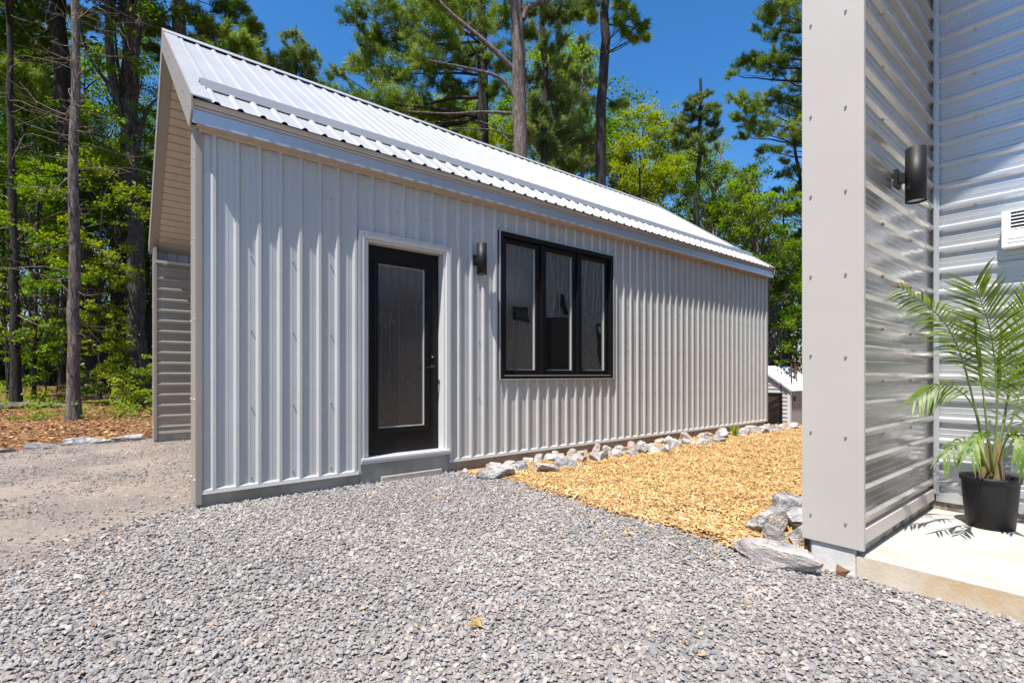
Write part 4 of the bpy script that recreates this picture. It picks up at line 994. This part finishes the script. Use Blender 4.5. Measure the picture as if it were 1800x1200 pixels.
# --- left wood
tree('spruce_tree', 'slim grey spruce trunk with bare curling dead twigs, nearest the drive', [gpt(129, 11), up(131, 400, 11.0), up(133, 0, 11.0), up(134, -420, 11)], .122, .05,
     clumps_px(fillpx(60, -480, 210, -140, 16, 45, rgn(1), 1), 11, rgn(2)), 'needle', 11, bark='bark', dead=90, deadlen=.95, group=G1)
tree('spruce_tree', 'thin dark trunk with dead twigs close to the picture edge', [gpt(28, 14), up(24, 400, 14), up(16, 100, 14), up(14, -250, 14)], .12, .04,
     clumps_px(fillpx(-60, -300, 90, -60, 14, 40, rgn(3), 1), 14, rgn(4)), 'needle', 12, bark='bark_dark', dead=46, deadlen=1.3, group=G1)
tree('pine_tree', 'dark thick leaning pine trunk behind the slim spruce', [gpt(172, 18), up(150, 480, 18), up(116, 250, 18), up(102, 0, 18), up(98, -260, 18)], .33, .18,
     clumps_px([(30, 60, 45), (60, 150, 40), (10, 130, 40), (40, 20, 40), (150, 30, 35), (90, 90, 25), (-40, 90, 50)]+fillpx(0, -300, 220, -50, 14, 55, rgn(5)), 18, rgn(6)), 'needle', 13, bark='bark_dark', dead=22, deadlen=2.4, group=G1)
b = up(232, 245, 17)
tree('maple_tree', 'big forked maple trunk beside the far corner of the shed', [gpt(246, 17), up(240, 450, 17), up(233, 250, 17), up(231, 100, 17), up(214, -40, 17), up(200, -200, 17)], .265, .12,
     clumps_px([(170, 110, 24), (200, 60, 20), (255, 120, 20), (262, 200, 18), (180, 220, 30), (210, 300, 28), (150, 270, 30), (250, 290, 22), (120, 200, 25), (200, 190, 20)]+fillpx(120, -260, 320, 0, 16, 34, rgn(7)), 17, rgn(8)), 'leaf', 14, bark='bark_mid', group=G1,
     extra=[([up(232, 262, 17), up(212, 195, 17), up(194, 110, 16.9), up(190, 0, 16.8), up(176, -110, 16.8)], .17, .09), ([up(234, 110, 17), up(241, 60, 17.1), up(254, 15, 17.2), up(262, -90, 17.2)], .17, .07), ([up(236, 290, 17), up(256, 200, 16.7), up(285, 165, 16.6)], .08, .02), ([up(226, 190, 17), up(160, 105, 17), up(135, 20, 17)], .08, .02)])
tree('maple_tree', 'dark straight trunk touching the forked maple on its left side', [gpt(204, 19), up(210, 500, 19), up(220, 300, 19), up(222, 100, 19), up(240, -160, 19)], .25, .13,
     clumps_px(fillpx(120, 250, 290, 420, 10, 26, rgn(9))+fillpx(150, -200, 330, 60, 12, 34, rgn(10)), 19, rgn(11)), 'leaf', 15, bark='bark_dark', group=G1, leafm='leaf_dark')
tree('pine_tree', 'grey pine trunk rising behind the left tip of the roof', [gpt(318, 19), up(316, 300, 19), up(313, 0, 19), up(311, -300, 19)], .31, .18,
     clumps_px([(380, 60, 34), (420, 85, 36), (460, 100, 26), (350, 40, 25), (400, 20, 30), (290, 60, 25), (265, 30, 25), (440, 50, 22), (360, 90, 22), (275, 90, 18)]+fillpx(180, -330, 430, -90, 14, 55, rgn(12)), 19, rgn(13)), 'needle', 16, bark='bark', dead=14, deadlen=1.8, group=G1, leafm='needle')
under = [(60, 15, 300, 520, 0), (15, 17, 330, 560, 1), (110, 20, 240, 520, 0), (175, 15.5, 330, 560, 2), (205, 22, 300, 520, 1), (262, 23, 210, 480, 0), (85, 24, 120, 420, 1), (40, 22, 80, 380, 0), (150, 26, 100, 400, 2), (-40, 16, 120, 480, 1), (280, 27, 140, 420, 1), (5, 28, 60, 380, 0)]
ul = ['slender beech sapling with bright leaves left of the slim spruce', 'leafy young maple crowding the left picture edge', 'bright young maple in the gap right of the thin trunk', 'leaning sapling with drooping sprays between slim spruce and forked maple',
      'shaded beech filling the gap left of the forked maple', 'green beech glimpsed between forked maple and shed', 'tall leafy maple high behind the slim spruce', 'tall leafy maple high behind the thin edge trunk', 'tall pale-leaved maple behind the leaning pine', 'leafy maple at the outermost left edge', 'tall leafy maple right behind the shed gable tip', 'far leafy maple deep in the wood at the picture edge']
for i, (px, dep, ya, yb, k) in enumerate(under):
    rg = rgn(200+i)
    cl = clumps_px(fillpx(px-85, ya-40, px+85, yb+40, 20 if dep < 20 else 24, 24 if dep < 20 else 28, rg, 1.3), dep, rg)
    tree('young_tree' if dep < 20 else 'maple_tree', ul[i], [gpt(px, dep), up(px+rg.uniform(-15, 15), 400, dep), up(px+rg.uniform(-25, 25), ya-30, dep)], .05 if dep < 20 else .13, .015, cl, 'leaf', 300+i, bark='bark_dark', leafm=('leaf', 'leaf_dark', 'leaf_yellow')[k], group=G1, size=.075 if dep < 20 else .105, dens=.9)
for i, (px, dep, ya, yb, lb) in enumerate([(12, 15, 470, 640, 'low bright sapling at the picture edge below the thin trunk'), (78, 14.6, 555, 680, 'low sapling with level sprays left of the slim spruce foot'),
        (188, 14.2, 590, 690, 'little maple seedling bush between slim spruce and big maple trunk'), (246, 13.6, 625, 715, 'leafy seedling bush at the far corner of the shed'), (100, 17.5, 480, 640, 'shaded sapling seen just left of the slim spruce trunk'), (185, 18, 470, 620, 'sapling with bright sprays halfway between spruce and forked maple')]):
    rg = rgn(400+i); cl = clumps_px(fillpx(px-46, ya, px+46, yb, 15, 17, rg, .5), dep, rg)
    tree('sapling', lb, [gpt(px, dep), up(px+6, (ya+yb)/2+20, dep), up(px, ya-10, dep)], .018, .006, cl, 'leaf', 420+i, bark='bark_dark', leafm=('leaf_yellow', 'leaf', 'leaf_yellow')[i % 3], group='saplings at the edge of the wood', size=.07, dens=.7, nlimb=.8)
# --- behind the roof
tree('spruce_tree', 'dark small spruce top peeping over the roof left of centre', [gpt(520, 27), up(520, 200, 27), up(520, 45, 27)], .2, .02,
     clumps_px([(520, 70, 18), (510, 95, 26), (540, 105, 24), (490, 125, 28), (530, 130, 28), (560, 150, 26), (480, 160, 26), (520, 165, 30), (550, 185, 28), (470, 190, 22), (510, 200, 30), (580, 200, 25)], 27, rgn(14)), 'needle', 17, leafm='needle_blue', bark='bark_dark', group=G2, dens=.75)
tree('pine_tree', 'dark trunked white pine with wide lit boughs reaching left over the roof', [gpt(850, 20), up(849, 300, 20), up(847, 0, 20), up(846, -200, 20)], .27, .14,
     clumps_px([(640, 25, 30), (690, 15, 40), (670, 75, 40), (720, 60, 45), (640, 115, 32), (600, 130, 16), (690, 130, 40), (740, 110, 40), (620, 180, 30), (660, 185, 40), (710, 180, 42), (600, 215, 26), (650, 230, 36), (700, 225, 40), (750, 200, 40), (780, 150, 40), (790, 80, 40), (770, 30, 45), (820, 20, 40), (800, 200, 30), (740, 245, 32), (880, 40, 34), (890, 110, 30), (860, 160, 26), (830, 110, 34), (575, 165, 14), (580, 195, 18), (820, 240, 24)]+fillpx(640, -180, 980, 0, 6, 45, rgn(15)), 20, rgn(16), 1.2), 'needle', 18, bark='bark_dark', group=G2, dens=.72)
ex = [([up(908, 128, 15.5), up(860, 80, 15.3), up(800, 30, 15.2), up(760, -10, 15.1)], .09, .035), ([up(906, 172, 15.5), up(880, 138, 15.4), up(830, 122, 15.2), up(752, 106, 15)], .07, .02), ([up(908, 200, 15.5), up(850, 197, 15.4), up(790, 200, 15.2), up(718, 196, 15)], .05, .02), ([up(908, 262, 15.5), up(870, 225, 15.6), up(835, 210, 15.7)], .035, .012),
      ([up(918, 35, 15.5), up(930, 12, 15.6), up(970, -4, 15.7), up(1000, -40, 15.7)], .09, .05), ([up(908, 20, 15.5), up(893, -5, 15.4), up(870, -60, 15.3)], .07, .04), ([up(918, 172, 15.5), up(926, 155, 15.4), up(925, 140, 15.4)], .04, .02), ([up(907, 240, 15.5), up(860, 228, 15.2), up(800, 225, 15)], .03, .01)]
tree('red_pine', 'thick red-brown pine trunk with long bare limbs behind the roof centre', [gpt(913, 15.5), up(913, 280, 15.5), up(911, 100, 15.5), up(909, 0, 15.5), up(908, -260, 15.5)], .245, .16,
     clumps_px(fillpx(760, -400, 1060, -120, 9, 45, rgn(17)), 15.5, rgn(18)), 'needle', 19, bark='bark_red', group=G2, extra=ex, dead=16, deadlen=.9, flare=1.2)
tree('spruce_tree', 'feathery grey-green spruce directly right of the red-brown trunk', [gpt(957, 19), up(957, 200, 19), up(953, 0, 19), up(951, -130, 19)], .15, .08,
     clumps_px([(960, 20, 30), (990, 30, 26), (935, 60, 24), (970, 80, 26), (945, 130, 28), (985, 110, 20), (965, 160, 30), (940, 190, 28), (985, 190, 26), (955, 220, 32), (925, 230, 24), (990, 240, 28), (960, 260, 30), (1005, 15, 20), (930, 20, 22)], 19, rgn(19), .8), 'needle', 20, leafm='needle_blue', bark='bark_dark', group=G2, dens=.7)
tree('spruce_tree', 'pale sparse spruce with thin top between two pine trunks', [gpt(1024, 23), up(1024, 250, 23), up(1022, 60, 23)], .12, .02,
     clumps_px([(1022, 75, 12), (1026, 100, 14), (1018, 125, 18), (1032, 145, 18), (1012, 170, 22), (1036, 185, 22), (1022, 210, 26), (1006, 230, 24), (1040, 235, 24), (1022, 260, 28), (1000, 285, 26), (1040, 290, 26)], 23, rgn(20), .5), 'needle', 21, leafm='needle_blue', bark='bark', group=G2, dens=.5, dead=14, deadlen=.9)
tree('pine_tree', 'dark straight pine trunk with short snags right of the red-brown one', [gpt(1053, 16.5), up(1055, 320, 16.5), up(1061, 100, 16.5), up(1064, 0, 16.5), up(1068, -260, 16.5)], .19, .12,
     clumps_px([(1108, 30, 13), (1128, 50, 12), (1098, 58, 9), (1118, 70, 8), (1136, 66, 7), (1088, 38, 9), (1035, 10, 18), (1020, 22, 12), (1040, 32, 12), (1090, 15, 16), (1082, 186, 9), (1096, 184, 7)]+fillpx(960, -330, 1200, -80, 7, 40, rgn(21)), 16.5, rgn(22), .7), 'needle', 22, bark='bark_dark', group=G2, dead=15, deadlen=.7, deadz=(5.5, 13), flare=1.1)
tree('maple_tree', 'leafy maple filling the gap beneath the two pine trunks', [gpt(985, 27), up(985, 330, 27), up(985, 120, 27)], .16, .03,
     clumps_px(fillpx(885, 60, 1060, 330, 40, 26, rgn(23), 2), 27, rgn(24)), 'leaf', 23, group=G2, size=.115, leafm='leaf')
tree('maple_tree', 'yellow-green leaved maple low behind the pine with wide boughs', [gpt(790, 29), up(790, 330, 29), up(800, 180, 29)], .16, .03,
     clumps_px(fillpx(690, 170, 900, 330, 30, 27, rgn(25), 2), 29, rgn(26)), 'leaf', 24, group=G2, size=.115, leafm='leaf_yellow')
tree('log', 'bare broken snag leaning over the roof beneath the pines', [gpt(930, 21)+np.array((0, 0, .2)), up(955, 288, 21), up(985, 262, 21), up(1016, 238, 21)], .07, .035, [], 'leaf', 25, bark='deadwood', cat='dead tree', flare=1) 
# --- right of the shed
tree('maple_tree', 'round yellow-green maple crown rising beyond the roof', [gpt(1130, 30), up(1132, 400, 30), up(1130, 215, 30)], .16, .03,
     clumps_px([(1130, 190, 12), (1115, 200, 16), (1150, 202, 16), (1100, 215, 18), (1165, 215, 16)]+fillpx(1055, 185, 1205, 430, 62, 22, rgn(27), 2.2), 30, rgn(28)), 'leaf', 26, leafm='leaf_yellow', group=G3, size=.12, dens=1.15, nlimb=.6)
tree('pine_tree', 'broken-topped pine with narrow dark crown beside the yellow-green maple', [gpt(1222, 24), up(1224, 400, 24), up(1230, 250, 24), up(1231, 138, 24)], .15, .06,
     clumps_px([(1222, 175, 12), (1240, 168, 10), (1212, 190, 14), (1244, 190, 14), (1205, 210, 16), (1228, 205, 18), (1250, 215, 13), (1198, 230, 16), (1220, 235, 20), (1246, 240, 16), (1208, 258, 18), (1235, 265, 16), (1190, 255, 12), (1260, 200, 7)], 24, rgn(29), .5), 'needle', 27, leafm='needle_blue', bark='bark_dark', group=G3, dens=.8, dead=10, deadlen=.6)
tree('birch_tree', 'airy green tree with pale forked stems behind the broken-topped pine', [gpt(1252, 27), up(1254, 400, 27), up(1262, 300, 27), up(1272, 240, 27)], .13, .03,
     clumps_px(fillpx(1190, 225, 1325, 450, 48, 20, rgn(30), 2), 27, rgn(31)), 'leaf', 28, leafm='leaf', bark='deadwood', group=G3, size=.115, dens=.9, extra=[([up(1252, 420, 27), up(1245, 370, 27), up(1232, 345, 27)], .06, .02)])
tree('maple_tree', 'vivid green maple in full leaf right of the roof end', [gpt(1335, 23), up(1333, 480, 23), up(1318, 320, 23)], .13, .03,
     clumps_px(fillpx(1255, 300, 1405, 500, 44, 19, rgn(32), 2)+fillpx(1340, 420, 1425, 640, 26, 19, rgn(33), 1.5)+[(1275, 355, 12), (1258, 360, 9), (1320, 295, 14), (1300, 300, 12)], 23, rgn(34)), 'leaf', 29, leafm='leaf', group=G3, size=.11, dens=1)
tree('pine_tree', 'tall white pine with layered boughs reaching left from behind the post', [gpt(1452, 24), up(1450, 300, 24), up(1446, 0, 24), up(1444, -240, 24)], .32, .16,
     clumps_px([(1360, 20, 22), (1390, 10, 26), (1410, 40, 26), (1340, 45, 16), (1375, 60, 24), (1405, 85, 26), (1305, 112, 15), (1325, 105, 20), (1350, 110, 22), (1380, 115, 24), (1410, 130, 26), (1290, 130, 9), (1300, 175, 16), (1325, 190, 22), (1350, 180, 22), (1295, 205, 14), (1320, 220, 20), (1350, 225, 20), (1385, 170, 24), (1410, 190, 26), (1385, 230, 22), (1410, 250, 22), (1310, 240, 12), (1340, 265, 12), (1460, 60, 40), (1480, 150, 40), (1470, 230, 40), (1370, 265, 10)]+fillpx(1330, -230, 1560, -20, 16, 45, rgn(35)), 24, rgn(36), 1.2), 'needle', 30, bark='bark_dark', group=G3, dens=.6)
tree('spruce_tree', 'sparse dark spruce with thin drooping boughs next to the post', [gpt(1422, 26), up(1416, 400, 26), up(1395, 250, 26), up(1384, 190, 26)], .13, .03,
     clumps_px([(1385, 280, 12), (1400, 300, 16), (1375, 305, 10), (1410, 330, 18), (1390, 340, 12), (1370, 335, 8), (1405, 370, 16), (1380, 375, 10), (1410, 410, 16), (1395, 430, 12), (1408, 460, 14)], 26, rgn(37), .6), 'needle', 31, leafm='needle_blue', bark='bark_dark', group=G3, dens=.5, dead=20, deadlen=1.0)
tree('young_tree', 'thin straight young tree standing behind the small white roof', [gpt(1378, 26), up(1378, 560, 26), up(1377, 330, 26)], .09, .03,
     clumps_px(fillpx(1345, 380, 1415, 620, 24, 15, rgn(38), 1), 26, rgn(39)), 'leaf', 32, leafm='leaf_dark', bark='bark_dark', group=G3, size=.12, dens=.7)
tree('maple_tree', 'shaded maple low between small cabin and shed end', [gpt(1352, 29), up(1352, 560, 29), up(1352, 430, 29)], .13, .03,
     clumps_px(fillpx(1335, 430, 1425, 650, 24, 20, rgn(40), 1.5), 29, rgn(41)), 'leaf', 33, leafm='leaf_dark', bark='bark_dark', group=G3, size=.115)
# --- the far wood as one mass (behind everything, and off to the sides), with its own stems
rg = rgn(77); Vs = []; stems = MB()
def mass(n, xr, yr, dr, r, size, dens=1.0):
    for _ in range(n):
        px = rg.uniform(*xr); py = rg.uniform(*yr); dep = rg.uniform(*dr); c = at(px, py, dep)
        if c[2] < gz(c[0], c[1])+.3: continue
        rr = r*rg.uniform(.6, 1.3); k = int(560*dens*rr**2/(size/.15)**2); sub = rg.normal(0, .5, (6, 3))*rr
        Vs.append(leafcloud(c+sub[rg.integers(0, 6, k)]+rg.normal(0, .28, (k, 3))*rr*(1, 1, .5), size, rg))
mass(210, (-250, 330), (300, 690), (23, 36), 1.15, .16)
mass(90, (-250, 330), (540, 680), (25, 34), 1.2, .18)
mass(70, (-250, 330), (60, 330), (26, 38), 1.2, .18, .8)
mass(130, (-80, 330), (590, 690), (24, 31), .9, .16)
mass(46, (-420, 60), (-520, 40), (15, 24), 1.5, .17)  # canopy overhead, out of view, added to shade and darken the left wood
mass(60, (330, 900), (170, 520), (34, 46), 1.4, .2)
mass(80, (880, 1110), (200, 560), (32, 46), 1.4, .2)
mass(150, (1080, 1480), (340, 690), (32, 48), 1.5, .2)
# the wood also closes in behind the viewer's left, where the steel mirrors it
for _ in range(140):
    a = R_(rg.uniform(118, 215)); d_ = rg.uniform(17, 30); c = np.array((d_*math.cos(a), d_*math.sin(a), rg.uniform(.8, 9)))
    rr = rg.uniform(1.2, 2.2); k = int(90*rr**2); Vs.append(leafcloud(c+rg.normal(0, .5, (k, 3))*rr, .28, rg))
V = np.concatenate(Vs)
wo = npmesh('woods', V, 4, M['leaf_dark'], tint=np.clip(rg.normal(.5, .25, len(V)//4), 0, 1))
tag(wo, 'dense leafy wood standing as one mass behind the single trees', 'woods', kind='stuff')
for _ in range(60):
    px = rg.uniform(-120, 330) if rg.random() < .6 else rg.uniform(1060, 1430); dep = rg.uniform(23, 38); p = gpt(px, dep); h = rg.uniform(7, 13); r = rg.uniform(.05, .16)
    stems.tube([p, p+np.array((rg.normal(0, .2), rg.normal(0, .2), h*.5)), p+np.array((rg.normal(0, .5), rg.normal(0, .5), h))], [r, r*.8, r*.4], n=7, cap=False)
tag(stems.build('wood_stems', M['bark_dark']), 'crowded dark stems deep inside the wood', 'woods', kind='stuff')
# --- forest floor: litter, undergrowth, a log
n = 26000
x = rng.uniform(-7, 1.2, n); y = rng.uniform(9.3, 19, n); keep = (y > kerb_y(x)+.02)*inview(x, y, 1)
x, y = x[keep], y[keep]; sz = np.where(rng.random(len(x)) < .4, .08, .045)
P = np.stack([x, y, gz(x, y)+.012+rng.uniform(0, .02, len(x))], -1)
a = rng.uniform(0, 6.28, len(x)); L_ = sz*rng.uniform(.6, 1.3, len(x)); u = np.stack([np.cos(a), np.sin(a), rng.normal(0, .2, len(x))], -1)*L_[:, None]*.5; v = np.stack([-np.sin(a), np.cos(a), rng.normal(0, .25, len(x))], -1)*L_[:, None]*.3
V = np.stack([P-u, P+v, P+u, P-v], 1).reshape(-1, 3)
tag(npmesh('leaf_litter', V, 4, M['litter'], tint=np.clip(rng.normal(.5, .3, len(x)), 0, 1)), 'orange-brown fallen leaves and needles at the edge of the wood', 'leaf litter', kind='stuff')
Vs = []; Ts = []
for _ in range(95):
    px = rng.uniform(-40, 262); dep = rng.uniform(10.9, 19)**1.0; p = gpt(px, dep)
    if p[1] < kerb_y(p[0])+1.2 or p[0] > .45 and p[1] < 10: continue
    k = int(rng.integers(10, 46)); hh = rng.uniform(.08, .45); c = p+np.array((0, 0, .05))
    Vs.append(leafcloud(c+rng.normal(0, 1, (k, 3))*np.array((.16, .16, 0))+np.array((0, 0, 1))*rng.uniform(0, hh, (k, 1)), .09, rng)); Ts.append(np.full(k, rng.uniform(.2, .95)))
tag(npmesh('undergrowth', np.concatenate(Vs), 4, M['leaf'], tint=np.concatenate(Ts)), 'low seedlings and ferns on the forest floor', 'undergrowth', kind='stuff')
q = MB(); a_, b_ = gpt(-30, 13.2), gpt(118, 13.6); a_[2] += .12; b_[2] += .1
q.tube([a_, (a_+b_)/2+np.array((0, 0, .03)), b_], [.11, .10, .07], n=12)
tag(q.build('fallen_log', M['bark']), 'mossy grey fallen log lying behind the litter at the picture edge', 'log')

# ================================================================== CAMERA, LIGHT, SKY
cam = bpy.data.cameras.new('camera'); co = bpy.data.objects.new('camera', cam); COL.objects.link(co)
co.location = (0, 0, CAMZ); co.rotation_euler = (R_(90), 0, -PSI)
cam.sensor_width = 36; cam.lens = FPX/1800*36; cam.shift_y = (HOR-600)/1800; cam.clip_end = 2000; cam.clip_start = .05
S.camera = co
from mathutils import Vector
sd = Vector((-.45, -.15, 1.0)).normalized()
sun = bpy.data.lights.new('sun', 'SUN'); sun.energy = 5.0; sun.angle = R_(.53); sun.color = (1, .955, .89)
so = bpy.data.objects.new('sun', sun); COL.objects.link(so); so.rotation_euler = sd.to_track_quat('Z', 'Y').to_euler(); so.location = (0, 0, 30)
W = bpy.data.worlds.new('World'); S.world = W; W.use_nodes = True
N, L = W.node_tree.nodes, W.node_tree.links
sky = N.new('ShaderNodeTexSky'); sky.sky_type = 'NISHITA'; sky.sun_disc = False
sky.sun_elevation = math.asin(sd.z); sky.sun_rotation = math.atan2(sd.x, sd.y); sky.air_density = 1.0; sky.dust_density = .4; sky.ozone_density = 2.5
hs = N.new('ShaderNodeHueSaturation'); hs.inputs['Saturation'].default_value = 1.34; hs.inputs['Hue'].default_value = .502; L.new(sky.outputs[0], hs.inputs['Color']); L.new(hs.outputs[0], N['Background'].inputs[0]); N['Background'].inputs[1].default_value = .11
S.view_settings.view_transform = 'Standard'; S.view_settings.look = 'None'; S.view_settings.exposure = 0.9; S.view_settings.gamma = 1
S.cycles.max_bounces = 8; S.cycles.transparent_max_bounces = 8; S.cycles.sample_clamp_indirect = 6
